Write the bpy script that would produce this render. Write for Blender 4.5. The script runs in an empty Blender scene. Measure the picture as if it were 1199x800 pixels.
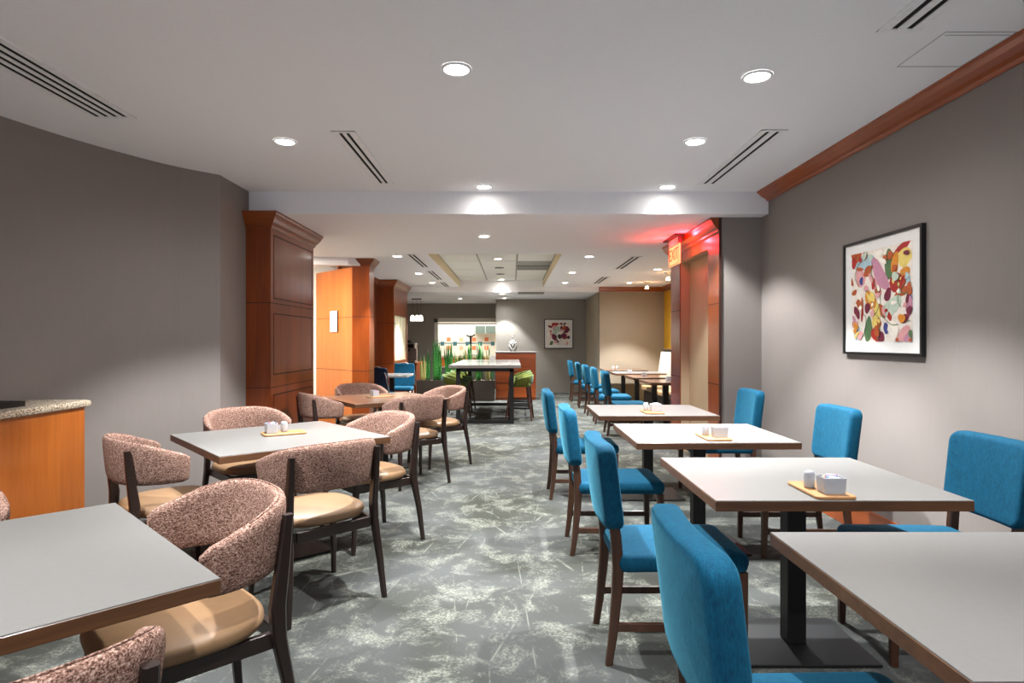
import bpy, bmesh, math, random
from mathutils import Vector, Matrix, noise as mnoise
PI = math.pi
sc = bpy.context.scene
COL = sc.collection
random.seed(7)

# ------------------------------------------------------------------ helpers
def lin(c):
    def f(v):
        v /= 255.0
        return v / 12.92 if v <= .04045 else ((v + .055) / 1.055) ** 2.4
    return (f(c[0]), f(c[1]), f(c[2]), 1.0)

class MB:
    def __init__(self):
        self.bm = bmesh.new()
    def face(self, vs, mi=0, smooth=False):
        try:
            f = self.bm.faces.new(vs)
        except ValueError:
            return None
        f.material_index = mi
        f.smooth = smooth
        return f
    def box(self, x0, x1, y0, y1, z0, z1, mi=0, bevel=0, M=None, seg=2, top=None):
        pts = [(x, y, z) for z in (z0, z1) for y in (y0, y1) for x in (x0, x1)]
        v = [self.bm.verts.new((M @ Vector(p)) if M else p) for p in pts]
        fs = []
        for k, q in enumerate(((0, 2, 3, 1), (4, 5, 7, 6), (0, 1, 5, 4), (1, 3, 7, 5), (3, 2, 6, 7), (2, 0, 4, 6))):
            f = self.face([v[i] for i in q], top if (k == 1 and top is not None) else mi)
            fs.append(f)
        if bevel:
            es = list({e for f in fs for e in f.edges})
            bmesh.ops.bevel(self.bm, geom=es, offset=bevel, segments=seg, affect='EDGES', profile=.5, clamp_overlap=True)
        return self
    def prism(self, poly, z0, z1, mi=0, M=None):
        n = len(poly)
        T = (lambda p: M @ Vector(p)) if M else (lambda p: p)
        a = [self.bm.verts.new(T((p[0], p[1], z0))) for p in poly]
        b = [self.bm.verts.new(T((p[0], p[1], z1))) for p in poly]
        self.face(list(reversed(a)), mi)
        self.face(b, mi)
        for i in range(n):
            self.face([a[i], a[(i + 1) % n], b[(i + 1) % n], b[i]], mi)
        return self
    def loft(self, rings, cap0=True, cap1=True, mi=0, smooth=True, closed=True):
        R = [[self.bm.verts.new(p) for p in r] for r in rings]
        n = len(R[0])
        for a, b in zip(R, R[1:]):
            for i in range(n if closed else n - 1):
                self.face([a[i], a[(i + 1) % n], b[(i + 1) % n], b[i]], mi, smooth)
        if cap0: self.face(list(reversed(R[0])), mi, smooth)
        if cap1: self.face(R[-1], mi, smooth)
        return self
    def tube(self, path, r, n=10, mi=0, smooth=True):
        rings = []
        P = [Vector(p) for p in path]
        for i, p in enumerate(P):
            t = (P[min(i + 1, len(P) - 1)] - P[max(i - 1, 0)]).normalized()
            u = t.cross(Vector((0, 0, 1)))
            if u.length < 1e-3: u = Vector((1, 0, 0))
            u.normalize(); w = t.cross(u)
            rr = r[i] if isinstance(r, (list, tuple)) else r
            rings.append([p + rr * (math.cos(2 * PI * k / n) * u + math.sin(2 * PI * k / n) * w) for k in range(n)])
        return self.loft(rings, mi=mi, smooth=smooth)
    def rect_sweep(self, secs, mi=0, M=None, smooth=False):
        # secs: (x, y, z, wx, wy)
        rings = []
        for (x, y, z, wx, wy) in secs:
            c = min(wx, wy) * .18
            a, b = wx / 2, wy / 2
            q = [(-a + c, -b), (a - c, -b), (a, -b + c), (a, b - c), (a - c, b), (-a + c, b), (-a, b - c), (-a, -b + c)]
            rings.append([(M @ Vector((x + p, y + s, z))) if M else (x + p, y + s, z) for p, s in q])
        return self.loft(rings, mi=mi, smooth=smooth)
    def lathe(self, prof, n=24, mi=0, c=(0, 0, 0), smooth=True, cap=True):
        rings = [[(c[0] + r * math.cos(2 * PI * k / n), c[1] + r * math.sin(2 * PI * k / n), c[2] + z) for k in range(n)] for r, z in prof]
        return self.loft(rings, cap0=cap, cap1=cap, mi=mi, smooth=smooth)

def obj(name, mb, mats, parent=None, fix=True, subd=0, auto=None):
    bm = mb.bm
    if fix:
        bmesh.ops.recalc_face_normals(bm, faces=bm.faces[:])
    me = bpy.data.meshes.new(name)
    bm.to_mesh(me); bm.free()
    o = bpy.data.objects.new(name, me)
    COL.objects.link(o)
    for m in (mats if isinstance(mats, (list, tuple)) else [mats]):
        me.materials.append(m)
    if parent: o.parent = parent
    if subd:
        md = o.modifiers.new('smooth', 'SUBSURF'); md.levels = subd; md.render_levels = subd
    return o

def tag(o, label=None, cat=None, group=None, kind=None):
    if label: o['label'] = label
    if cat: o['category'] = cat
    if group: o['group'] = group
    if kind: o['kind'] = kind
    return o

def thing(name, label, cat, loc=(0, 0, 0), rotz=0, group=None, kind=None):
    o = bpy.data.objects.new(name, None); COL.objects.link(o)
    o.empty_display_size = .1
    o.location = loc; o.rotation_euler = (0, 0, rotz)
    return tag(o, label, cat, group, kind)

def dup(root, loc, rotz, label, group=None):
    r = root.copy(); COL.objects.link(r); r.location = loc; r.rotation_euler = (0, 0, rotz)
    r['label'] = label
    if group: r['group'] = group
    for ch in list(root.children):
        c = ch.copy(); COL.objects.link(c); c.parent = r
        for g in list(ch.children):
            d = g.copy(); COL.objects.link(d); d.parent = c
    return r

def struct(name, mb, mats, parent=None, label=None):
    o = obj(name, mb, mats, parent)
    if not parent:
        o['kind'] = 'structure'; o['label'] = label or name.replace('_', ' '); o['category'] = name.split('_')[0]
    return o

def rrect(w, d, r, nc=6, ne=4):
    """rounded rectangle outline, centred, CCW, with edge subdivisions"""
    pts = []
    a, b = w / 2 - r, d / 2 - r
    cs = [(a, -b, -PI / 2), (a, b, 0), (-a, b, PI / 2), (-a, -b, PI)]
    for i, (cx, cy, t0) in enumerate(cs):
        for k in range(nc + 1):
            t = t0 + PI / 2 * k / nc
            pts.append((cx + r * math.cos(t), cy + r * math.sin(t)))
        nx, ny, nt = cs[(i + 1) % 4]
        p0 = pts[-1]; p1 = (nx + r * math.cos(nt), ny + r * math.sin(nt))
        for k in range(1, ne):
            s = k / ne
            pts.append((p0[0] + (p1[0] - p0[0]) * s, p0[1] + (p1[1] - p0[1]) * s))
    return pts

def cushion(mb, w, d, z0, z1, r, er, dome=0, fn=None, mi=0, belly=0):
    """rounded slab: outline w x d (corner radius r), edges rounded er; fn maps final points"""
    rings = []
    def ring(ins, z):
        k = max(.0, 1)
        rr = max(r - ins, .004)
        return [(x, y, z) for x, y in rrect(w - 2 * ins, d - 2 * ins, rr)]
    for s in (.35, .6, .85):
        f = 1 - s
        rings.append(ring(min(w, d) / 2 * f + er * s, z0))
    for k in range(0, 5):
        t = PI / 2 * k / 4
        rings.append(ring(er * (1 - math.sin(t)), z0 + er * (1 - math.cos(t))))
    rings.append(ring(-belly, (z0 + z1) / 2))
    for k in range(0, 5):
        t = PI / 2 * k / 4
        rings.append(ring(er * (1 - math.cos(t)), z1 - er + er * math.sin(t)))
    for s in (.85, .6, .35, .12):
        f = 1 - s
        rings.append(ring(min(w, d) / 2 * f + er * s, z1 + dome * (1 - s ** 2.2)))
    if fn:
        rings = [[fn(Vector(p)) for p in q] for q in rings]
    mb.loft(rings, mi=mi, smooth=True)
    return mb

# ------------------------------------------------------------------ materials
def new_mat(name):
    m = bpy.data.materials.new(name); m.use_nodes = True
    nt = m.node_tree; b = nt.nodes['Principled BSDF']
    return m, nt, b
def N(nt, t, **kw):
    n = nt.nodes.new(t)
    for k, v in kw.items():
        if k in n.inputs.keys() if hasattr(n.inputs, 'keys') else False: n.inputs[k].default_value = v
        else: setattr(n, k, v)
    return n
def ramp(nt, stops, interp='LINEAR'):
    r = nt.nodes.new('ShaderNodeValToRGB'); cr = r.color_ramp; cr.interpolation = interp
    while len(cr.elements) > 1: cr.elements.remove(cr.elements[-1])
    cr.elements[0].position = stops[0][0]; cr.elements[0].color = stops[0][1]
    for p, c in stops[1:]:
        e = cr.elements.new(p); e.color = c
    return r
def coords(nt, scale=(1, 1, 1), kind='Object', rot=(0, 0, 0)):
    if kind == 'World':
        tc = nt.nodes.new('ShaderNodeNewGeometry'); out = tc.outputs['Position']
    else:
        tc = nt.nodes.new('ShaderNodeTexCoord'); out = tc.outputs[kind]
    mp = nt.nodes.new('ShaderNodeMapping'); mp.inputs['Scale'].default_value = scale; mp.inputs['Rotation'].default_value = rot
    nt.links.new(out, mp.inputs['Vector'])
    return mp.outputs['Vector']
def noise_tex(nt, vec, scale, detail=2, rough=.5, dist=0):
    n = nt.nodes.new('ShaderNodeTexNoise')
    n.inputs['Scale'].default_value = scale; n.inputs['Detail'].default_value = detail
    n.inputs['Roughness'].default_value = rough; n.inputs['Distortion'].default_value = dist
    nt.links.new(vec, n.inputs['Vector'])
    return n
def add_bump(nt, b, h, strength=.2, dist=.01):
    bp = nt.nodes.new('ShaderNodeBump'); bp.inputs['Strength'].default_value = strength; bp.inputs['Distance'].default_value = dist
    nt.links.new(h, bp.inputs['Height']); nt.links.new(bp.outputs['Normal'], b.inputs['Normal'])

def plain(name, rgb, rough=.5, metal=0, vary=.06, scale=30, bump=0, spec=.5, kind='Object', coat=0):
    m, nt, b = new_mat(name)
    c = lin(rgb)
    v = coords(nt, kind=kind)
    n = noise_tex(nt, v, scale, 3)
    r = ramp(nt, [(.3, tuple(x * (1 - vary) for x in c[:3]) + (1,)), (.7, tuple(min(1, x * (1 + vary)) for x in c[:3]) + (1,))])
    nt.links.new(n.outputs['Fac'], r.inputs['Fac']); nt.links.new(r.outputs['Color'], b.inputs['Base Color'])
    b.inputs['Roughness'].default_value = rough; b.inputs['Metallic'].default_value = metal
    b.inputs['Specular IOR Level'].default_value = spec
    if coat: b.inputs['Coat Weight'].default_value = coat; b.inputs['Coat Roughness'].default_value = .12
    if bump: add_bump(nt, b, n.outputs['Fac'], bump)
    return m

def wood(name, dark, light, rough=.3, scale=1.0, axis='z', coat=.3, kind='World', contrast=1):
    m, nt, b = new_mat(name)
    s = {'z': (14, 14, .9), 'x': (.9, 14, 14), 'y': (14, .9, 14)}[axis]
    v = coords(nt, tuple(q * scale for q in s), kind)
    n = noise_tex(nt, v, 1.6, 6, .62, .8)
    n2 = noise_tex(nt, coords(nt, tuple(q * scale * .35 for q in s), kind), 1.0, 2, .5, .3)
    mx = nt.nodes.new('ShaderNodeMath'); mx.operation = 'ADD'
    nt.links.new(n.outputs['Fac'], mx.inputs[0]); nt.links.new(n2.outputs['Fac'], mx.inputs[1])
    hf = nt.nodes.new('ShaderNodeMath'); hf.operation = 'MULTIPLY'; hf.inputs[1].default_value = .5
    nt.links.new(mx.outputs[0], hf.inputs[0])
    r = ramp(nt, [(.32, lin(dark)), (.68, lin(light))])
    nt.links.new(hf.outputs[0], r.inputs['Fac']); nt.links.new(r.outputs['Color'], b.inputs['Base Color'])
    b.inputs['Roughness'].default_value = rough
    b.inputs['Coat Weight'].default_value = coat; b.inputs['Coat Roughness'].default_value = .15
    return m

def emit(name, rgb, strength):
    m, nt, b = new_mat(name)
    b.inputs['Base Color'].default_value = lin(rgb)
    b.inputs['Emission Color'].default_value = lin(rgb); b.inputs['Emission Strength'].default_value = strength
    return m

def wall_mat(name, rgb, rough=.75):
    m, nt, b = new_mat(name)
    c = lin(rgb)
    v = coords(nt, (1, 1, 1), 'World')
    n = noise_tex(nt, v, 160, 3, .6)
    n2 = noise_tex(nt, coords(nt, (40, 40, 3), 'World'), 1.5, 3, .6)
    r = ramp(nt, [(.3, tuple(x * .985 for x in c[:3]) + (1,)), (.7, tuple(x * 1.015 for x in c[:3]) + (1,))])
    nt.links.new(n2.outputs['Fac'], r.inputs['Fac']); nt.links.new(r.outputs['Color'], b.inputs['Base Color'])
    b.inputs['Roughness'].default_value = rough; b.inputs['Specular IOR Level'].default_value = .3
    add_bump(nt, b, n.outputs['Fac'], .12, .003)
    return m

def carpet():
    m, nt, b = new_mat('carpet')
    L = nt.links.new
    v = coords(nt, (1, 1, 1), 'World')
    big = noise_tex(nt, v, 1.1, 2, .5, .4)
    pat = noise_tex(nt, v, 4.0, 10, .78, .45)
    fine = noise_tex(nt, v, 70, 4, .7)
    # ragged pale patches
    pr = ramp(nt, [(.49, (0, 0, 0, 1)), (.60, (.85, .85, .85, 1))]); L(pat.outputs['Fac'], pr.inputs['Fac'])
    fr = ramp(nt, [(.38, (0, 0, 0, 1)), (.60, (1, 1, 1, 1))]); L(fine.outputs['Fac'], fr.inputs['Fac'])
    mul = nt.nodes.new('ShaderNodeMath'); mul.operation = 'MULTIPLY'
    L(pr.outputs['Color'], mul.inputs[0]); L(fr.outputs['Color'], mul.inputs[1])
    # thin straight pale scratches: edges of two big voronoi layers, broken up by noise
    def lines(scale, w, rot, lo, st):
        vv = coords(nt, (1, st, 1), 'World', (0, 0, rot))
        vo = nt.nodes.new('ShaderNodeTexVoronoi'); vo.feature = 'DISTANCE_TO_EDGE'; vo.voronoi_dimensions = '2D'
        vo.inputs['Scale'].default_value = scale; L(vv, vo.inputs['Vector'])
        rr = ramp(nt, [(0, (1, 1, 1, 1)), (w, (0, 0, 0, 1))]); L(vo.outputs['Distance'], rr.inputs['Fac'])
        nn = noise_tex(nt, coords(nt, (1, 1, 1), 'World', (0, 0, rot)), 2.6, 6, .75)
        r2 = ramp(nt, [(lo, (0, 0, 0, 1)), (lo + .08, (1, 1, 1, 1))]); L(nn.outputs['Fac'], r2.inputs['Fac'])
        q = nt.nodes.new('ShaderNodeMath'); q.operation = 'MULTIPLY'
        L(rr.outputs['Color'], q.inputs[0]); L(r2.outputs['Color'], q.inputs[1])
        return q.outputs[0]
    l0 = lines(1.7, .008, .45, .5, .18); l1 = lines(1.9, .009, 1.35, .5, .2); l2 = lines(1.6, .008, 2.4, .52, .16)
    mx0 = nt.nodes.new('ShaderNodeMath'); mx0.operation = 'MAXIMUM'; L(l0, mx0.inputs[0]); L(l1, mx0.inputs[1]); l1 = mx0.outputs[0]
    mx = nt.nodes.new('ShaderNodeMath'); mx.operation = 'MAXIMUM'; L(l1, mx.inputs[0]); L(l2, mx.inputs[1])
    m3 = nt.nodes.new('ShaderNodeMath'); m3.operation = 'MULTIPLY'; m3.inputs[1].default_value = .6; L(mx.outputs[0], m3.inputs[0])
    m2 = nt.nodes.new('ShaderNodeMath'); m2.operation = 'MAXIMUM'; L(mul.outputs[0], m2.inputs[0]); L(m3.outputs[0], m2.inputs[1])
    base = ramp(nt, [(.35, lin((54, 55, 49))), (.65, lin((78, 80, 79)))]); L(big.outputs['Fac'], base.inputs['Fac'])
    # fibre speckle
    sp = ramp(nt, [(.3, (.72, .72, .72, 1)), (.7, (1.2, 1.2, 1.2, 1))])
    f2 = noise_tex(nt, v, 320, 2, .6); L(f2.outputs['Fac'], sp.inputs['Fac'])
    mixc = nt.nodes.new('ShaderNodeMix'); mixc.data_type = 'RGBA'
    L(m2.outputs[0], mixc.inputs[0]); L(base.outputs['Color'], mixc.inputs[6]); mixc.inputs[7].default_value = lin((130, 132, 121))
    ml = nt.nodes.new('ShaderNodeMix'); ml.data_type = 'RGBA'; ml.blend_type = 'MULTIPLY'; ml.inputs[0].default_value = 1
    L(mixc.outputs[2], ml.inputs[6]); L(sp.outputs['Color'], ml.inputs[7])
    L(ml.outputs[2], b.inputs['Base Color'])
    b.inputs['Roughness'].default_value = .95; b.inputs['Specular IOR Level'].default_value = .15
    add_bump(nt, b, f2.outputs['Fac'], .35, .004)
    return m

def tweed():
    m, nt, b = new_mat('pink tweed'); L = nt.links.new
    n1 = noise_tex(nt, coords(nt, (1, 1, 2.3)), 85, 4, .75)
    n2 = noise_tex(nt, coords(nt, (1, 1, 1.3)), 220, 2, .6)
    a = nt.nodes.new('ShaderNodeMath'); a.operation = 'ADD'; L(n1.outputs['Fac'], a.inputs[0]); L(n2.outputs['Fac'], a.inputs[1])
    h = nt.nodes.new('ShaderNodeMath'); h.operation = 'MULTIPLY'; h.inputs[1].default_value = .5; L(a.outputs[0], h.inputs[0])
    r = ramp(nt, [(.36, lin((38, 24, 20))), (.455, lin((108, 78, 66))), (.53, lin((160, 126, 112))), (.63, lin((208, 180, 164)))])
    L(h.outputs[0], r.inputs['Fac']); L(r.outputs['Color'], b.inputs['Base Color'])
    b.inputs['Roughness'].default_value = .95; b.inputs['Specular IOR Level'].default_value = .15
    add_bump(nt, b, h.outputs[0], .6, .004)
    return m

def velvet(name, d, l):
    m, nt, b = new_mat(name); L = nt.links.new
    n1 = noise_tex(nt, coords(nt, (1, 1, .5)), 55, 4, .7)
    n2 = noise_tex(nt, coords(nt, (1, 1, .25)), 260, 2, .6)
    a = nt.nodes.new('ShaderNodeMath'); a.operation = 'ADD'; L(n1.outputs['Fac'], a.inputs[0]); L(n2.outputs['Fac'], a.inputs[1])
    h = nt.nodes.new('ShaderNodeMath'); h.operation = 'MULTIPLY'; h.inputs[1].default_value = .5; L(a.outputs[0], h.inputs[0])
    r = ramp(nt, [(.38, lin(d)), (.62, lin(l))]); L(h.outputs[0], r.inputs['Fac']); L(r.outputs['Color'], b.inputs['Base Color'])
    b.inputs['Roughness'].default_value = .8; b.inputs['Specular IOR Level'].default_value = .2
    b.inputs['Sheen Weight'].default_value = .25; b.inputs['Sheen Roughness'].default_value = .4
    b.inputs['Sheen Tint'].default_value = lin((120, 220, 250))
    add_bump(nt, b, h.outputs[0], .3, .003)
    return m

def granite():
    m, nt, b = new_mat('speckled granite'); L = nt.links.new
    n = noise_tex(nt, coords(nt, (1, 1, 1), 'World'), 95, 3, .8)
    r = ramp(nt, [(.36, lin((60, 52, 44))), (.45, lin((150, 132, 110))), (.55, lin((196, 182, 160))), (.66, lin((232, 222, 205)))])
    L(n.outputs['Fac'], r.inputs['Fac']); L(r.outputs['Color'], b.inputs['Base Color']); b.inputs['Roughness'].default_value = .25
    return m

def leaf_mat():
    m, nt, b = new_mat('snake plant leaf'); L = nt.links.new
    n = noise_tex(nt, coords(nt, (6, 6, 22)), 2.2, 4, .6, 1.2)
    r = ramp(nt, [(.36, lin((16, 68, 28))), (.52, lin((36, 116, 46))), (.68, lin((124, 168, 88)))])
    L(n.outputs['Fac'], r.inputs['Fac']); L(r.outputs['Color'], b.inputs['Base Color']); b.inputs['Roughness'].default_value = .4
    return m

def diamond_mat():
    m, nt, b = new_mat('diamond glaze'); L = nt.links.new
    tc = nt.nodes.new('ShaderNodeTexCoord'); ck = nt.nodes.new('ShaderNodeTexChecker'); ck.inputs['Scale'].default_value = 26
    mp = nt.nodes.new('ShaderNodeMapping'); mp.inputs['Rotation'].default_value = (.8, 0, .8); L(tc.outputs['Object'], mp.inputs['Vector'])
    L(mp.outputs['Vector'], ck.inputs['Vector']); ck.inputs['Color1'].default_value = lin((190, 188, 182)); ck.inputs['Color2'].default_value = lin((26, 24, 22))
    L(ck.outputs['Color'], b.inputs['Base Color']); b.inputs['Roughness'].default_value = .3
    return m

M_wall = wall_mat('greige wall', (134, 126, 121))
M_wallfar = wall_mat('taupe wall', (150, 145, 136))
M_walltan = wall_mat('tan wall', (156, 143, 124))
M_mustard = wall_mat('mustard wall', (196, 150, 40))
M_beige = wall_mat('beige door paint', (172, 152, 124), .5)
M_white = wall_mat('white wall paint', (225, 220, 210))
M_ceil = wall_mat('ceiling paint', (240, 240, 243), .9)
M_cream = wall_mat('cream ceiling edge', (222, 210, 178), .9)
M_tile = plain('ceiling tile', (222, 222, 216), .95, vary=.05, scale=90, bump=.15, kind='World')
M_grid = plain('tile grid', (150, 148, 140), .6, kind='World')
M_carpet = carpet()
M_cherry = wood('cherry wood', (98, 40, 9), (146, 68, 18), .28, 1, 'z')
M_cherryx = wood('cherry wood across', (100, 42, 10), (148, 70, 20), .3, 1, 'x')
M_cherryy = wood('cherry wood along', (122, 52, 14), (168, 82, 28), .3, 1, 'y')
M_amber = wood('amber cherry', (150, 78, 24), (186, 104, 40), .28, 1, 'z')
M_groove = plain('dark groove brown', (50, 20, 10), .6)  # dark brown of the seams, grooves and door edge strip
M_walnut = wood('dark walnut', (24, 15, 12), (46, 30, 24), .38, 1.5, 'z', .15, 'Object')
M_chairleg = wood('brown beech', (44, 26, 18), (80, 50, 32), .4, 1.5, 'z', .15, 'Object')
M_stoolwood = wood('stool wood', (50, 26, 18), (84, 48, 32), .4, 1.5, 'z', .15, 'Object')
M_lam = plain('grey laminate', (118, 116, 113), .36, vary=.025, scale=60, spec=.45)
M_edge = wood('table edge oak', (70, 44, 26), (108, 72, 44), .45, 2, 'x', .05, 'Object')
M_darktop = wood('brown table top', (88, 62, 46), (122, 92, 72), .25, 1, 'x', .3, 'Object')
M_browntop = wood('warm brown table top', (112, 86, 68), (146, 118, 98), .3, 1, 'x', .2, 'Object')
M_quartz = plain('white quartz', (150, 147, 142), .15, vary=.04, scale=40)
M_black = plain('black powder coat', (8, 8, 9), .5, vary=.1)
M_tweed = tweed()
M_tan = plain('tan leather', (134, 104, 74), .45, vary=.05, scale=25, bump=.05)
M_blue = velvet('teal velvet', (0, 58, 84), (4, 80, 108))
M_navy = velvet('navy velvet', (12, 26, 48), (24, 44, 74))
M_green = velvet('olive velvet', (84, 92, 30), (116, 124, 54))
M_trimwhite = plain('white trim', (226, 222, 212), .5)
M_ventwhite = plain('vent white', (236, 236, 238), .6)
M_hatch = plain('hatch line grey', (176, 176, 178), .7)
M_slot = plain('vent slot black', (10, 10, 11), .9)
M_greyvent = plain('grey grille', (120, 120, 114), .6)
M_lampwhite = emit('lamp lens', (255, 250, 240), 9)
M_lampwarm = emit('warm lamp lens', (255, 190, 130), 14)
M_board = wood('bamboo board', (160, 112, 66), (190, 142, 92), .45, 2.5, 'y', .1, 'Object')
M_porc = plain('white porcelain', (178, 182, 188), .25, vary=.02)
M_packet = [plain('packet white', (238, 238, 240), .6), plain('packet blue', (150, 178, 214), .6), plain('packet pink', (228, 120, 140), .6), plain('packet cream', (236, 226, 196), .6)]
M_planter = plain('brown planter', (40, 31, 24), .5)
M_soil = plain('pale pebbles', (128, 116, 96), .9, vary=.4, scale=80, bump=.6)
M_leaf = leaf_mat()
M_leafpale = plain('dry leaf', (168, 160, 96), .6, vary=.2)
M_granite = granite()
M_steel = plain('brushed steel', (176, 172, 164), .3, metal=.9)
M_cabgrey = plain('grey cabinet', (104, 118, 112), .4)
M_vase = diamond_mat()
M_panelcream = plain('cream gloss panel', (236, 226, 190), .25)
M_bench = plain('cream tufted leather', (206, 198, 180), .55, vary=.05, scale=12)
M_benchseat = plain('tan bench leather', (188, 150, 108), .5)
M_paper = plain('white paper', (236, 236, 234), .7)
M_ink = plain('grey ink', (120, 120, 126), .8)
M_framedark = plain('dark picture frame', (24, 20, 18), .35)
M_mat = plain('white mount board', (234, 232, 228), .4, vary=.01)
M_exitface = emit('exit face', (255, 170, 110), .38)
M_exitred = emit('exit red letters', (255, 70, 30), .5)
M_glass = plain('black screen', (14, 14, 16), .12)
M_orange_t = plain('orange tile', (222, 128, 84), .4)
M_teal_t = plain('teal tile', (58, 104, 116), .4)
M_salmon_t = plain('salmon tile', (232, 180, 150), .4)

# ------------------------------------------------------------------ key sizes
H = 1.38; F = 715.0; CX = 599.5; CY = 399.5
CM, CB, CL, CT = 2.853, 2.6345, 2.5225, 2.786      # main, rear, far ceilings; tray
YS, YE, YF, YW = 6.0, 14.06, 16.5, 18.36           # soffit face, far soffit, far wall right, far wall left
XR = 2.52
TH = .765
K = .976

# ------------------------------------------------------------------ room shell
struct('floor', MB().box(-5, 4.2, -2.4, 18.5, -.1, 0), M_carpet, label='grey carpet with pale scratched marbling')
struct('ceiling', MB().box(-4, 2.8, -2.4, YS, CM, CM + .12), M_ceil, label='main white ceiling over the nearest tables')
# rear ceiling (its front face is the soffit) with the tray opening cut out
TX0, TX1, TY0 = -1.21, .72, 8.75
c = MB()
c.box(-5, TX0, YS, YE, CB, CM + .1); c.box(TX1, 4.2, YS, YE, CB, CM + .1); c.box(TX0, TX1, YS, TY0, CB, CM + .1)
struct('ceiling_rear', c, M_ceil, label='lower white ceiling behind the soffit')
c = MB()
for (a, b_, d, e) in ((TX0, TX0 + .012, TY0, YE), (TX1 - .012, TX1, TY0, YE), (TX0, TX1, TY0, TY0 + .012)):
    c.box(a, b_, d, e, CB + .001, CT)
struct('trim_1', c, M_cream, label='cream edge of the recessed ceiling tray')
c = MB(); gx = [TX0 + .012, -.57, .085, TX1 - .012]; gy = [8.77, 9.48, 10.68, 11.9, 13.1, YE]
c.box(TX0, TX1, TY0, YE, CT + .0125, CT + .05, 1)
for i in range(3):
    for j in range(5):
        if (i, j) == (2, 2): continue
        c.box(gx[i] + .016, gx[i + 1] - .016, gy[j] + .016, gy[j + 1] - .016, CT, CT + .012)
struct('ceiling_tiles', c, [M_tile, M_grid], label='square acoustic tiles in the ceiling tray')
struct('ceiling_far', MB().box(-5, 4.2, YE, 18.6, CL, CM + .1, 0), M_ceil, label='lowest white ceiling at the far end')

# left curved wall
pts = [(-3.66, -2.4), (-3.66, -1), (-3.65, .6), (-3.62, 1.8), (-3.56, 2.8), (-3.45, 3.5), (-3.34, 3.98), (-3.16, 4.52), (-2.87, 5.08), (-2.58, 5.40)]
def catmull(P, n=5):
    out = []
    for i in range(len(P) - 1):
        p0 = P[max(i - 1, 0)]; p1 = P[i]; p2 = P[i + 1]; p3 = P[min(i + 2, len(P) - 1)]
        for k in range(n):
            t = k / n
            out.append(tuple(.5 * (2 * p1[d] + (p2[d] - p0[d]) * t + (2 * p0[d] - 5 * p1[d] + 4 * p2[d] - p3[d]) * t * t + (3 * p1[d] - p0[d] - 3 * p2[d] + p3[d]) * t ** 3) for d in (0, 1)))
    out.append(P[-1]); return out
cur = catmull(pts)
WLEFT = cur
w = MB()
ro = [[(x, y, 0), (x, y, CM), (x - .25, y, CM), (x - .25, y, 0)] for x, y in cur]
w.loft(ro, smooth=False)
w.box(-2.83, -2.585, 5.40, 7.2, 0, CM)
struct('wall_left', w, M_wall, label='curved greige wall on the left')
struct('wall_right', MB().box(XR, XR + .12, -2.4, 6.165, 0, CM), M_wall, label='greige wall on the right with the large picture')
0 and struct('wall_back', MB().box(-3.9, XR + .1, -2.5, -2.4, 0, CM), M_wall, label='greige wall behind the viewpoint')
struct('wall_niche', MB().box(2.104, XR + .12, 6.165, 6.30, 0, CB), M_wall, label='short greige wall between picture wall and wooden doorway')
struct('wall_right_far', MB().box(3.5, 3.6, 8.07, YE, 0, CB), M_mustard, label='mustard wall above the bench')
struct('wall_right_return', MB().box(2.25, 3.6, 7.97, 8.07, 0, CB), M_walltan, label='wall behind the doorway')
struct('wall_tan', MB().box(2.02, 3.6, YE + .01, YE + .12, 0, CB), M_walltan, label='tan wall at the end of the bench')
struct('wall_side_far', MB().box(2.0, 2.12, YE + .12, YF + .2, 0, CB - .0), M_walltan, label='side wall running to the far wall')
struct('wall_far', MB().box(-.435, 2.1, YF, YW + .1, 0, CB), M_wallfar, label='taupe far wall with the small picture')
# far left wall with the opening to the kitchen
WX0, WX1, WZ0, WZ1 = -2.33, -.435, .62, 2.06
c = MB()
c.box(-5, WX0, YW, YW + .12, 0, CB); c.box(WX0, WX1, YW, YW + .12, 0, WZ0); c.box(WX0, WX1, YW, YW + .12, WZ1, CB)
struct('wall_far_left', c, M_wallfar, label='taupe far wall with the opening to the bright kitchen')
c = MB()
c.box(WX0, WX0 + .1, YW - .03, YW + .14, WZ0, WZ1); c.box(WX0, WX1 - .002, YW - .03, YW + .14, WZ1 - .1, WZ1 + .02); c.box(WX0, WX1 - .002, YW - .05, YW + .16, WZ0 - .03, WZ0)
c.box(WX0 + .1, WX1 - .002, YW + .02, YW + .1, WZ1 - .16, WZ1 - .12)
struct('window_1', c, M_trimwhite, label='white framed opening into the bright kitchen')
# kitchen beyond
KY = 21.0
c = MB(); c.box(-5, 1.5, KY, KY + .1, 0, 2.7); c.box(-5.1, -5, YW, KY, 0, 2.7); c.box(1.5, 1.6, YW + .12, KY, 0, 2.7)
struct('wall_kitchen', c, M_white, label='cream kitchen wall with a tile band')
struct('floor_kitchen', MB().box(-5, 1.5, 18.5, KY, -.1, 0), M_tile, label='kitchen floor')
struct('ceiling_kitchen', MB().box(-5, 1.5, 18.6, KY, 2.6, 2.7), M_ceil, label='kitchen ceiling')
c = MB()
for k in range(-5, 4):
    x = (525.4 - CX + 14.75 * k) * KY / F
    for (yy, mi, dx) in ((397, 0, 0), (407, 0, 0), (402, 1, .215)):
        z = H - (yy - CY) * KY / F
        c.box(x + dx - .066, x + dx + .066, KY - .012, KY, z - .066, z + .066, 2 if (k % 3 == 1 and mi == 0) else mi)
    z = H - (401.5 - CY) * KY / F
    c.box(x - .2, x + .23, KY - .006, KY, z - .015, z + .015, 1)
struct('trim_2', c, [M_orange_t, M_teal_t, M_salmon_t], label='band of orange and teal tiles on the kitchen wall')
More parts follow.
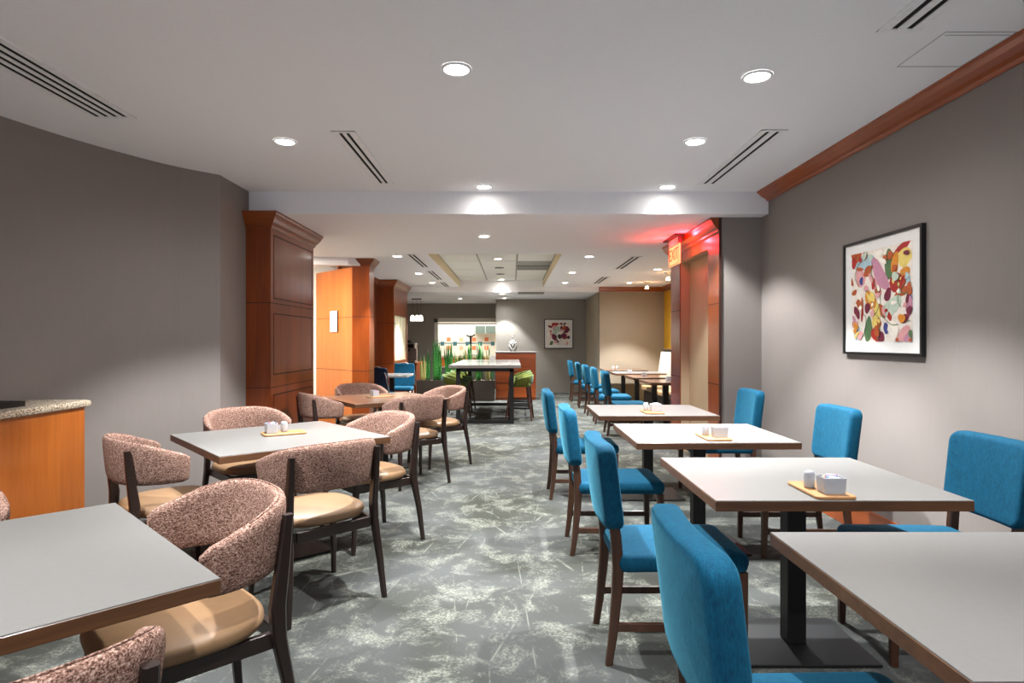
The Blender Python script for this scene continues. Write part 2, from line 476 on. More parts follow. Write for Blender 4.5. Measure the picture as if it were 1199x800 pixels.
# passage on the left between the first two wooden columns
struct('wall_passage', MB().box(-4.9, -3.22, 11.0, 11.1, 0, CB), M_white, label='white wall at the end of the side passage')
struct('wall_passage_left', MB().box(-5, -4.9, 6.0, 18.5, 0, CB), M_white, label='left end of the side passage')
struct('wall_passage_near', MB().box(-4.9, -2.83, 6.0, 6.1, 0, CB), M_wall, label='near side of the passage')
c = MB(); c.prism([(-2.44, 9.1), (-2.3, 9.25), (-4.9, 8.95), (-4.9, 8.75)], CB - .11, CB)
struct('trim_3', c, M_ceil, label='white soffit over the side passage')

# ---- crown mouldings
def crown_prof(p, h):
    return [(0, 0), (p, 0), (p, -.12 * h), (p * .9, -.2 * h), (p * .72, -.42 * h), (p * .45, -.66 * h), (p * .22, -.8 * h), (p * .2, -.9 * h), (p * .1, -h), (0, -h)]
def crown(mb, a, b_, nrm, z, p, h, mi=0, ea=0, eb=0):
    """moulding from plan point a to b_, projecting along nrm; ea/eb = mitre extension at the ends, per unit of projection"""
    a = Vector((a[0], a[1])); b_ = Vector((b_[0], b_[1])); n = Vector(nrm).normalized(); t = (b_ - a).normalized()
    prof = crown_prof(p, h)
    r0 = [Vector((*(a + n * q - t * q * ea), z + dz)) for q, dz in prof]
    r1 = [Vector((*(b_ + n * q + t * q * eb), z + dz)) for q, dz in prof]
    mb.loft([r0, r1], mi=mi, smooth=False)
c = MB(); crown(c, (XR, -2.4), (XR, YS - .001), (-1, 0), CM, .115, .095)
struct('trim_4', c, M_cherryy, label='cherry crown moulding along the right wall')
c = MB(); crown(c, (2.0, YE), (3.5, YE), (0, -1), CB, .08, .11); crown(c, (3.5, 8.1), (3.5, YE), (-1, 0), CB, .08, .11)
struct('trim_5', c, M_cherryx, label='cherry crown moulding over the tan wall')
struct('baseboard_right', MB().box(XR - .018, XR, -2.4, 6.165, 0, .19, bevel=.004), M_cherryy, label='wooden baseboard of the right wall')
struct('baseboard_far', MB().box(-.43, 2.0, YF - .015, YF, 0, .13), M_wallfar, label='taupe baseboard of the far wall')

# ---- wooden columns
def seams(mb, x0, x1, y0, y1, zs, mi):
    for z in zs: mb.box(x0 - .0015, x1 + .0015, y0 - .0015, y1 + .0015, z - .004, z + .004, mi)
col1 = thing('column', 'panelled cherry column left of the soffit', 'column', kind='structure')
c = MB(); X0, X1, Y0, Y1 = -2.62, -2.344, 5.93, 7.21
c.box(X0, X1, Y0, Y1, 0, CB - .02)
seams(c, X0, X1, Y0, Y1, (1.757, .93), 1)
obj('shaft', c, [M_cherry, M_groove], col1)
c = MB()
for (z0, z1) in ((1.80, 2.43), (1.05, 1.66), (.12, .86)):
    a, b_ = Y0 + .07, Y1 - .05
    for (q0, q1, r0, r1) in ((a, b_, z0, z0 + .012), (a, b_, z1 - .012, z1), (a, a + .012, z0, z1), (b_ - .012, b_, z0, z1)):
        c.box(X1 - .004, X1 + .003, q0, q1, r0, r1)
obj('panel_groove', c, M_groove, col1)
c = MB(); crown(c, (X0, Y0), (X1, Y0), (0, -1), CB - .001, .09, .15, 0, 0, 1); crown(c, (X1, Y0), (X1, Y1), (1, 0), CB - .001, .09, .15, 0, 1, 1)
obj('crown_moulding', c, M_cherryx, col1)

col2 = thing('column', 'narrow cherry column beside the amber panel with the notice', 'column', kind='structure')
c = MB(); X0, X1, Y0, Y1 = -2.43, -2.168, 9.28, 9.6
c.box(X0, X1, Y0, Y1, 0, CB - .02); seams(c, X0, X1, Y0, Y1, (1.757, .93), 1)
obj('shaft', c, [M_cherry, M_groove], col2)
c = MB(); crown(c, (X0, Y0), (X1, Y0), (0, -1), CB - .001, .09, .11, 0, 1, 1); crown(c, (X1, Y0), (X1, Y1), (1, 0), CB - .001, .09, .11, 0, 1, 0); crown(c, (X0, Y1), (X0, Y0), (-1, 0), CB - .001, .09, .11, 0, 0, 1)
obj('crown_moulding', c, M_cherryx, col2)
PA, PB_ = Vector((-2.43, 9.36)), Vector((-3.29, 10.26))
pd = (PB_ - PA).normalized(); pn = Vector((pd.y, -pd.x))
if pn.y > 0: pn = -pn
c = MB(); bk = .1
q = [PA, PB_, PB_ - pn * bk, PA - pn * bk]
c.prism([(v.x, v.y) for v in q], 0, CB - .11)
for z in (1.757, .93):
    q2 = [PA + pn * .0015, PB_ + pn * .0015, PB_ - pn * .05, PA - pn * .05]
    c.prism([(v.x, v.y) for v in q2], z - .004, z + .004, 1)
struct('wall_amber', c, [M_amber, M_groove], label='amber wood wall panel carrying the paper notice')
struct('wall_cherry', MB().box(-2.85, -2.75, 9.97, 12.45, 0, CB), M_cherry, label='cherry wall behind the cafe table')
c = MB(); crown(c, (-2.75, 9.6), (-2.75, 12.45), (1, 0), CB - .001, .08, .11)
struct('trim_6', c, M_cherryy, label='crown moulding on the cherry wall')
# third column: wood front, side with a recessed cream panel
col3 = thing('column', 'cherry column with a cream panel in its side', 'column', kind='structure')
X0, X1, Y0, Y1 = -3.3, -2.41, 12.45, 14.07
c = MB()
c.box(X0, X1, Y0, Y0 + .12, 0, CB - .02); c.box(X0, X1, Y1 - .06, Y1, 0, CB - .02)
c.box(X0, X1, Y0 + .12, Y1 - .06, 1.93, CB - .02); c.box(X0, X1, Y0 + .12, Y1 - .06, 0, .98); c.box(X0, X1 - .04, Y0 + .12, Y1 - .06, .98, 1.93)
seams(c, X0, X1, Y0, Y0 + .11, (1.757, .93), 1)
obj('shaft', c, [M_cherry, M_groove], col3)
c = MB()
c.box(X1 - .0395, X1 - .025, Y0 + .12, Y1 - .06, .98, 1.93)
for k in range(1, 4): c.box(X1 - .0255, X1 - .021, Y0 + .12 + .36 * k, Y0 + .128 + .36 * k, .98, 1.93, 1)
obj('cream_panel', c, [M_panelcream, M_grid], col3)
c = MB(); crown(c, (X0, Y0), (X1, Y0), (0, -1), CB - .001, .09, .14, 0, 0, 1); crown(c, (X1, Y0), (X1, Y1), (1, 0), CB - .001, .09, .14, 0, 1, 1)
obj('crown_moulding', c, M_cherryx, col3)

# ---- wooden doorway on the right
d = thing('door_1', 'cherry framed doorway with a blank beige door', 'doorway', kind='structure')
DX0, DX1 = 2.10, 2.25
c = MB()
c.box(DX0, DX1, 6.165 + .002, 6.54, 0, CB - .004); c.box(DX0, DX1, 7.64, 8.07, 0, CB - .004); c.box(DX0, DX1, 6.54, 7.64, 2.37, CB - .004)
for (a, b_) in ((6.167, 6.54), (7.64, 8.07)): seams(c, DX0, DX0 + .02, a, b_, (1.77, .94), 1)
obj('frame', c, [M_cherry, M_groove], d)
obj('edge_strip', MB().box(DX0 - .012, DX0 + .012, 6.150, 6.166, 0, CB - .004), M_groove, d)
c = MB(); c.box(DX1 - .03, DX1 + .02, 6.54, 7.64, 0, 2.37)
obj('door_leaf', c, M_beige, d)
c = MB(); c.box(DX0 + .012, DX1 - .03, 7.632, 7.64, 0, 2.36); c.box(DX0 + .012, DX1 - .03, 6.54, 6.548, 0, 2.36); c.box(DX0 + .012, DX1 - .03, 6.54, 7.64, 2.358, 2.37)
obj('reveal', c, M_beige, d)
c = MB(); crown(c, (DX0, 6.165), (DX0, 8.07), (-1, 0), CB - .001, .095, .15, 0, 0, 1); crown(c, (DX0, 8.07), (DX1, 8.07), (0, 1), CB - .001, .095, .15, 0, 1, 0)
obj('crown_moulding', c, M_cherryy, d)

# ------------------------------------------------------------------ ceiling fittings
def spot(parent, energy, size=140, blend=.9, z=-.03, color=(.97, .985, 1), rad=.05):
    l = bpy.data.lights.new('lamp_bulb', 'SPOT'); l.energy = energy; l.spot_size = math.radians(size); l.spot_blend = blend
    l.color = color; l.shadow_soft_size = rad
    o = bpy.data.objects.new('lamp_bulb', l); COL.objects.link(o); o.parent = parent; o.location = (0, 0, z)
    return o
def downlight(x, y, z, r, label, energy, group=None, size=84, blend=.4, wide=1):
    t = thing('downlight', label, 'ceiling light', (x, y, z), 0, group)
    m = MB(); m.lathe([(r * .8, -.004), (r * .82, -.010), (r * .95, -.010), (r * 1.0, -.006), (r * 1.0, -.0005)], 28, cap=False)
    obj('trim_ring', m, M_ventwhite, t)
    m = MB(); m.lathe([(r * .8, -.004), (r * .6, -.0042), (r * .3, -.0044), (.004, -.0045)], 28)
    obj('lens', m, M_lampwhite, t)
    if energy:
        spot(t, energy * NARROW, size, blend, rad=.03); spot(t, energy * WIDE * wide, 160, 1.0, rad=.06)
    return t
E = 68; NARROW, WIDE = 1.95, .25
DL = [(-.30, 3.295, 'recessed downlight, nearest of the ceiling lights left of centre', E),
      (1.36, 3.386, 'recessed downlight, nearest to the right wall crown moulding', E),
      (-1.67, 4.49, 'recessed downlight left of the middle ceiling slot vent', E),
      (1.347, 4.49, 'recessed downlight just left of the right-hand slot vent', E),
      (-.266, 5.80, 'recessed downlight against the soffit, left of the pair', E),
      (1.477, 5.80, 'recessed downlight against the soffit, right of the pair', E)]
for x, y, lab, e in DL: downlight(x, y, CM, .082, lab, e if y < 5.5 else e * .62, **(dict(size=106, blend=.35, wide=.15) if y > 5.5 else {}))
# out of view, behind and above the viewpoint: the room's other downlights
for x, y in ((-1.9, 1.9), (1.36, .9), (-.3, .9), (-1.8, -.6), (1.36, -.9)):
    t = downlight(x, y, CM, .082, 'recessed downlight overhead near the viewpoint', E * (.6 if x < -1 else .4), 'downlights overhead')
RL = [(-.33, 7.26, 'recessed downlight just behind the soffit in the middle', 64),
      (-1.68, 8.96, 'recessed downlight above the narrow cherry column', 64), (-1.72, 11.25, 'recessed downlight beside the second small left vent', 64), (-1.7, 13.0, 'recessed downlight by the farthest small left vent', 64),
      (1.14, 9.0, 'recessed downlight, nearest right of the ceiling tray', 64), (1.09, 11.07, 'recessed downlight, second right of the ceiling tray', 64), (1.13, 13.0, 'recessed downlight, farthest right of the ceiling tray', 64),
      (2.53, 10.6, 'recessed downlight over the bench tables', 64), (2.5, 13.0, 'recessed downlight near the tan wall', 64)]
for x, y, lab, e in RL: downlight(x, y, CB, .075, lab, e)
downlight(-.24, 10.38, CT, .075, 'nearest downlight in the ceiling tray', 50)
downlight(-.24, 13.85, CT, .075, 'farther downlight in the ceiling tray', 40, size=100, blend=.2, wide=.15)
downlight(-.235, 14.6, CL, .07, 'downlight in the lowest ceiling near the planter', 56)
downlight(-1.37, 16.2, CL, .07, 'faint downlight in the lowest ceiling before the kitchen opening', 100)
downlight(-.2, 16.05, CL, .07, 'downlight above the patterned vase', 30)
for y in (11.6, 12.7):
    m = MB(); m.lathe([(.09, 0), (.09, -.012), (.06, -.016)], 20)
    o = obj('ceiling_speaker', m, M_greyvent); o.location = (-.24, y, CT - .0005)
    tag(o, 'round grey speaker grille in the ceiling tray, ' + ('nearer one' if y < 12 else 'farther one'), 'ceiling speaker')
def vent(x0, x1, y0, y1, z, ns, label, group=None, slot=.024, gap=.05):
    t = thing('ceiling_vent', label, 'air vent', ((x0 + x1) / 2, (y0 + y1) / 2, z), 0, group)
    w_, l_ = (x1 - x0) / 2, (y1 - y0) / 2
    m = MB(); xs = [(-(ns - 1) / 2 + k) * gap for k in range(ns)]
    edges = [-w_] + sum([[q - slot / 2, q + slot / 2] for q in xs], []) + [w_]
    for k in range(0, len(edges), 2): m.box(edges[k], edges[k + 1], -l_, l_, -.006, -.0005)
    m.box(-w_, w_, -l_, -l_ + .03, -.0065, -.0005); m.box(-w_, w_, l_ - .03, l_, -.0065, -.0005)
    obj('vent_frame', m, M_ventwhite, t)
    m = MB()
    for q in xs: m.box(q - slot / 2 + .0005, q + slot / 2 - .0005, -l_ + .031, l_ - .031, -.002, -.0005)
    obj('slot', m, M_slot, t)
vent(-2.76, -2.47, 2.0, 4.02, CM, 4, 'long four slot ceiling vent at upper left', None, .03, .058)
vent(-1.27, -1.10, 4.27, 5.7, CM, 2, 'two slot ceiling vent left of centre near the soffit', None, .024, .05)
vent(1.735, 1.92, 4.24, 5.72, CM, 2, 'two slot ceiling vent near the red-brown crown moulding and soffit', None, .026, .07)
vent(1.73, 1.93, 1.4, 2.90, CM, 2, 'two slot ceiling vent at upper right beside the access panel', None, .03, .07)
vent(-1.53, -1.38, 8.75, 10.3, CB, 2, 'small slot vent left of the tray, nearest of three', None, .035, .06)
vent(-1.53, -1.38, 10.8, 12.4, CB, 2, 'small slot vent left of the tray, middle of three', None, .035, .06)
vent(-1.55, -1.40, 12.85, 14.0, CB, 2, 'small slot vent left of the tray, farthest of three', None, .035, .06)
vent(1.75, 1.92, 9.0, 10.55, CB, 2, 'small slot vent right of the tray, nearer one', None, .04, .07)
vent(1.72, 1.90, 11.8, 13.2, CB, 2, 'small slot vent right of the tray, farther one', None, .04, .07)
o = obj('ceiling_grille', MB().box(.10, .70, 11.36, 12.0, CT - .002, CT + .011), M_greyvent); tag(o, 'grey return air grille set in the ceiling tray', 'air vent')
o = obj('ceiling_grille', MB().box(.14, .75, 14.1, 14.6, CL - .012, CL - .0005), M_greyvent); tag(o, 'grey flat grille in the lowest ceiling left of the small picture', 'air vent')
c = MB()
ax0, ax1, ay0, ay1 = 2.06, 2.40, 2.90, 3.27
for (a, b_, e, f) in ((ax0, ax1, ay0, ay0 + .004), (ax0, ax1, ay1 - .004, ay1), (ax0, ax0 + .004, ay0, ay1), (ax1 - .004, ax1, ay0, ay1), (ax0 + .02, ax1, ay0 + .03, ay0 + .034)):
    c.box(a, b_, e, f, CM - .003, CM - .0005)
o = obj('access_panel', c, M_greyvent); o.data.materials[0] = M_hatch; tag(o, 'square access hatch outline in the ceiling at upper right', 'access hatch')
# small directional heads over the bench
for (x, y, lab) in ((2.85, 12.9, 'small glowing directional ceiling lamp before the tan wall'), (2.83, 11.07, 'small glowing directional ceiling lamp beside the wooden doorway')):
    t = thing('accent_lamp', lab, 'ceiling light', (x, y, CB))
    m = MB(); m.lathe([(.075, -.0005), (.075, -.014), (.02, -.016)], 20); obj('canopy', m, M_steel, t)
    m = MB(); m.tube([(0, 0, -.014), (0, 0, -.07), (-.02, -.02, -.09)], .008, 8); obj('stem', m, M_steel, t)
    m = MB(); m.lathe([(.012, -.085), (.03, -.10), (.038, -.14), (.034, -.142)], 16); obj('head', m, M_lampwarm, t)
    spot(t, 16, 90, .5, -.16, (1, .75, .5))
# pendant near the coffee counter
t = thing('pendant_lamp', 'frosted white pendant lamp hanging before the far grey wall at left', 'pendant lamp', (-2.50, 16.2, CL))
m = MB(); m.box(-.16, .10, -.02, .02, -.03, -.0005); obj('canopy', m, M_black, t)
m = MB()
for q in (-.14, -.02, .08): m.tube([(q, 0, -.03), (q, 0, -.46)], .003, 6)
obj('cord', m, M_black, t)
m = MB()
for q in (-.14, -.02, .08): m.lathe([(.012, -.44), (.05, -.47), (.06, -.56), (.055, -.60), (.03, -.60)], 16, c=(q, 0, 0))
obj('lamp_shade', m, emit('frosted shade glow', (255, 246, 230), .9), t)

# ------------------------------------------------------------------ exit sign
t = thing('exit_sign', 'glowing EXIT sign hanging from the ceiling at the wooden doorway', 'exit sign', (1.96, 7.36, CB))
m = MB(); m.box(-.07, .05, -.28, .28, -.022, -.001); obj('canopy', m, M_black, t)
m = MB(); m.box(-.014, .014, -.22, .22, -.10, -.022); obj('housing', m, M_trimwhite, t)
m = MB(); m.box(-.02, .02, -.27, -.221, -.10, -.022); obj('emergency_head', m, M_black, t)
m = MB(); m.box(-.012, .012, -.22, .22, -.335, -.10); obj('sign_panel', m, M_exitface, t)
cu = bpy.data.curves.new('exit_text', 'FONT'); cu.body = 'EXIT'; cu.size = .20; cu.extrude = .002; cu.align_x = 'CENTER'; cu.align_y = 'CENTER'
to = bpy.data.objects.new('exit_tmp', cu); COL.objects.link(to); bpy.context.view_layer.update()
me = bpy.data.meshes.new_from_object(to.evaluated_get(bpy.context.evaluated_depsgraph_get()))
bpy.data.objects.remove(to)
me.name = 'lettering'; me.materials.clear(); me.materials.append(M_exitred)
o = bpy.data.objects.new('lettering', me); COL.objects.link(o); o.parent = t
o.matrix_local = Matrix(((0, 0, -1, -.0135), (-1, 0, 0, 0), (0, 1, 0, -.215), (0, 0, 0, 1))); o.scale = (1, 1, 1)
m = MB()
for (a, b_, e, f) in ((-.215, .215, -.112, -.104), (-.215, .215, -.332, -.324), (-.215, -.207, -.332, -.104), (.207, .215, -.332, -.104)): m.box(-.0145, -.0121, a, b_, e, f)
obj('face_border', m, M_exitred, t)
for (lx, ly, lz, en, rx) in ((.0, -.40, -.10, 2.6, 0), (-.14, .05, -.12, 1.5, 0)):  # point lamps added beside the sign to throw its red glow
    l = bpy.data.lights.new('sign_glow', 'POINT'); l.energy = en; l.color = (1, .02, .03); l.shadow_soft_size = .03
    o = bpy.data.objects.new('sign_glow', l); COL.objects.link(o); o.parent = t; o.location = (lx, ly, lz)

# ------------------------------------------------------------------ pictures
def blob(mb, cx, cy, rx, ry, rot, mi, M, k, seed, pointy=0):
    r = random.Random(seed); n = 18; ph = r.uniform(0, 6); am = r.uniform(.06, .2)
    vs = []
    for i in range(n):
        a = 2 * PI * i / n
        s = 1 + am * math.sin(2 * a + ph) + .08 * math.sin(3 * a + ph * 2)
        x, y = rx * math.cos(a) * s, ry * math.sin(a) * s
        if pointy: y *= (1 - abs(math.cos(a)) ** 3 * .85)
        u, v = cx + x * math.cos(rot) - y * math.sin(rot), cy + x * math.sin(rot) + y * math.cos(rot)
        u = min(max(u, 0), 1); v = min(max(v, 0), 1)
        vs.append(mb.bm.verts.new(M(u, v, .0004 * k)))
    mb.face(vs, mi)
artcols = {'bg': (236, 226, 214), 'red': (170, 34, 26), 'rust': (178, 84, 40), 'orange': (214, 136, 40), 'pink': (222, 160, 160), 'mauve': (196, 138, 160), 'green': (84, 116, 76), 'sage': (190, 206, 186), 'sky': (168, 196, 204), 'navy': (56, 64, 134), 'wine': (112, 28, 54), 'yellow': (230, 204, 110), 'cream': (246, 238, 224), 'dark': (52, 44, 40)}
AK = list(artcols); AM = [plain('art ' + k, v, .6, vary=.08, scale=40) for k, v in artcols.items()]
ART = [('sky', .22, .88, .2, .09, .1), ('cream', .5, .9, .13, .06, .3), ('green', .66, .8, .07, .19, .1), ('red', .83, .93, .14, .06, .5), ('yellow', .88, .85, .12, .1, -.3), ('orange', .74, .80, .05, .14, -.2),
       ('rust', .1, .95, .1, .05, .8), ('red', .04, .9, .05, .08, .2), ('pink', .16, .72, .1, .1, 0), ('mauve', .5, .72, .09, .2, .7), ('rust', .3, .78, .09, .06, .4), ('navy', .18, .68, .035, .045, 0), ('pink', .42, .62, .05, .14, .8),
       ('red', .78, .6, .15, .09, .2), ('rust', .85, .5, .1, .05, .4), ('wine', .63, .49, .055, .07, -.5), ('navy', .96, .43, .05, .055, 0), ('mauve', .95, .36, .05, .12, .1), ('rust', .05, .56, .05, .03, .5), ('rust', .13, .43, .05, .05, 0),
       ('orange', .32, .46, .06, .11, .5), ('wine', .29, .37, .05, .06, .1), ('wine', .1, .33, .05, .08, .4), ('sage', .68, .36, .18, .08, .6), ('rust', .53, .33, .05, .09, .5), ('red', .66, .26, .03, .06, .2), ('yellow', .44, .28, .07, .13, -.2), ('rust', .49, .2, .04, .05, 0),
       ('green', .31, .13, .07, .16, -.1), ('red', .45, .07, .08, .09, .2), ('wine', .52, .05, .06, .06, 0), ('navy', .61, .14, .05, .06, .1), ('sky', .1, .1, .06, .08, .2), ('navy', .13, .08, .03, .06, .2), ('wine', .9, .23, .06, .05, .7), ('pink', .88, .07, .13, .06, .5), ('mauve', .95, .04, .07, .05, .3), ('cream', .72, .12, .09, .1, .1), ('rust', .05, .2, .04, .04, 0), ('orange', .9, .7, .07, .05, .3), ('red', .4, .62, .03, .07, -.2), ('rust', .47, .55, .05, .04, .2), ('yellow', .72, .62, .02, .02, 0), ('yellow', .8, .58, .02, .02, 0), ('yellow', .84, .64, .018, .018, 0), ('rust', .2, .4, .02, .09, .1), ('red', .2, .3, .02, .08, -.1), ('sky', .94, .62, .03, .08, .2)]
def art_lines(mb, M, mi, seed, n=9):
    r = random.Random(seed)
    for q in range(n):
        x, y, a = r.random(), r.random(), r.uniform(0, 6.28); P = []
        for i in range(14):
            P.append((x, y)); a += r.uniform(-.1, .55) * (1 if q % 2 else -1); x += .03 * math.cos(a); y += .03 * math.sin(a)
        wd = .004
        for (x0, y0), (x1, y1) in zip(P, P[1:]):
            if not (0.01 < min(x0, x1) and max(x0, x1) < .99 and .01 < min(y0, y1) and max(y0, y1) < .99): continue
            dx, dy = x1 - x0, y1 - y0; l = math.hypot(dx, dy); nx, ny = -dy / l * wd, dx / l * wd
            mb.face([mb.bm.verts.new(M(x0 + nx, y0 + ny, .022)), mb.bm.verts.new(M(x0 - nx, y0 - ny, .022)), mb.bm.verts.new(M(x1 - nx, y1 - ny, .022)), mb.bm.verts.new(M(x1 + nx, y1 + ny, .022))], mi)
def picture(label, W, Hh, AWx, AHz, P, art, seed, fmat, fw=.018, dp=.03):
    """P(u, z, n) maps (across, up, out of wall) in metres to the world"""
    t = thing('framed_picture', label, 'picture', P(0, 0, 0))
    base = Vector(P(0, 0, 0))
    def Q(u, z, n): return Vector(P(u, z, n)) - base
    def qbox(mb, u0, u1, z0, z1, n0, n1, mi=0):
        p = [Q(u, z, n) for n in (n0, n1) for z in (z0, z1) for u in (u0, u1)]
        v = [mb.bm.verts.new(x) for x in p]
        for q in ((0, 2, 3, 1), (4, 5, 7, 6), (0, 1, 5, 4), (1, 3, 7, 5), (3, 2, 6, 7), (2, 0, 4, 6)): mb.face([v[i] for i in q], mi)
    m = MB()
    for (a, b_, e, f) in ((-W / 2, W / 2, -Hh / 2, -Hh / 2 + fw), (-W / 2, W / 2, Hh / 2 - fw, Hh / 2), (-W / 2, -W / 2 + fw, -Hh / 2 + fw, Hh / 2 - fw), (W / 2 - fw, W / 2, -Hh / 2 + fw, Hh / 2 - fw)): qbox(m, a, b_, e, f, .001, dp)
    obj('frame', m, fmat, t)
    m = MB(); qbox(m, -W / 2 + fw, W / 2 - fw, -Hh / 2 + fw, Hh / 2 - fw, .001, dp * .55); obj('mount', m, M_mat, t)
    m = MB(); AX, AZ, oz = AWx / 2, AHz / 2, art['oz']
    def MM(u, v, k): return Q(-AX + 2 * AX * u, oz - AZ + 2 * AZ * v, dp * .55 + .0008 + k * .2)
    m.face([m.bm.verts.new(MM(*q)) for q in ((0, 0, 0), (1, 0, 0), (1, 1, 0), (0, 1, 0))], 0)
    for k, (cn, cx, cy, rx, ry, ro_) in enumerate(art['blobs']): blob(m, cx, cy, rx, ry, ro_, AK.index(cn), MM, k + 1, seed + k, pointy=(k % 3 == 1))
    art_lines(m, MM, AK.index('dark') if seed > 50 else AK.index('green'), seed)
    obj('print', m, AM, t, fix=False)
r9 = random.Random(21)
for k in range(46):
    ART.append((r9.choice(['rust', 'red', 'orange', 'pink', 'mauve', 'wine', 'yellow', 'cream', 'cream', 'green', 'sage', 'rust']), r9.random(), r9.random(), r9.uniform(.015, .05), r9.uniform(.02, .07), r9.uniform(0, 3)))
picture('large framed abstract print of red and orange shapes on the right wall', .885, .815, .68, .635, lambda u, z, n: (XR - n, 4.155 - u, 1.695 + z), {'oz': .003, 'blobs': ART}, 11, M_black)
rr = random.Random(5); ART2 = []
for k in range(34):
    cn = rr.choice(['red', 'rust', 'wine', 'dark', 'dark', 'pink', 'sage', 'green', 'cream', 'pink'])
    ART2.append((cn, rr.random(), rr.random(), rr.uniform(.05, .15), rr.uniform(.04, .1), rr.uniform(0, 3)))
ART2 += [('sage', .42, .68, .2, .12, .6), ('wine', .3, .36, .12, .12, .2), ('dark', .55, .38, .08, .12, .4), ('red', .38, .94, .16, .06, 0), ('wine', .72, .42, .12, .12, .3)]
picture('small framed floral abstract print on the far taupe wall', .785, .80, .60, .60, lambda u, z, n: (1.26 + u, YF - n, 1.587 + z), {'oz': .0, 'blobs': ART2}, 71, M_framedark, .022)

# paper notice on the amber panel
pc = PA + pd * ((PB_ - PA).length * .48) + pn * .004
t = thing('wall_notice', 'white printed notice on the amber wood panel', 'notice', (pc.x, pc.y, 1.70), math.atan2(pn.y, pn.x) + PI / 2)
m = MB(); m.box(-.115, .115, -.014, -.0005, -.17, .17); obj('frame', m, M_black, t)
m = MB(); m.box(-.112, .108, -.0165, -.0145, -.165, .167); obj('sheet', m, M_paper, t)
m = MB(); r_ = random.Random(3)
for k, z in enumerate([.145, .13, .11, .08] + [.045 - .022 * i for i in range(9)]):
    wd = r_.uniform(.03, .075); m.box(-wd, wd, -.0178, -.0166, z - .004, z + .004)
obj('print', m, M_ink, t)

# ------------------------------------------------------------------ chairs
def make_blue_chair():
    t = thing('side_chair', 'x', 'chair')
    m = MB()
    def bf(p):   # p: x across, y up, z thickness
        w_, up, th = p.x, p.y, p.z
        s = (up + .19) / .38
        return Vector((-.262 - .045 * s - th + .35 * w_ * w_, w_ * (1 + .02 * s), .76 + up))
    cushion(m, .465, .37, -.012, .07, .055, .024, .006, bf)
    obj('backrest', m, M_blue, t)
    m = MB()
    def sf(p):
        s = (p.x + .28) / .56
        return Vector((p.x + .012, p.y * (.95 + .07 * s), p.z - .012 * max(0, .3 - s)))
    cushion(m, .56, .47, .40, .478, .05, .026, .016, sf, belly=.004)
    obj('seat', m, M_blue, t)
    for s in (-1, 1):
        m = MB(); y = s * .19
        m.rect_sweep([(-.302, y * 1.02, 0, .030, .030), (-.285, y * 1.02, .12, .036, .032), (-.268, y, .30, .044, .034), (-.262, y, .42, .048, .034), (-.272, y, .55, .046, .034), (-.292, y, .66, .040, .034)])
        obj('leg', m, M_chairleg, t)
    for s in (-1, 1):
        m = MB(); y = s * .205
        m.rect_sweep([(.268, y, 0, .030, .030), (.262, y, .40, .044, .042)])
        obj('leg', m, M_chairleg, t)
    for s in (-1, 1):
        m = MB(); y = s * .197
        M2 = Matrix.Rotation(math.radians(90), 4, 'Y')
        m.box(-.27, .258, y - .010, y + .010, .145, .18, bevel=.003)
        obj('stretcher', m, M_chairleg, t)
    return t

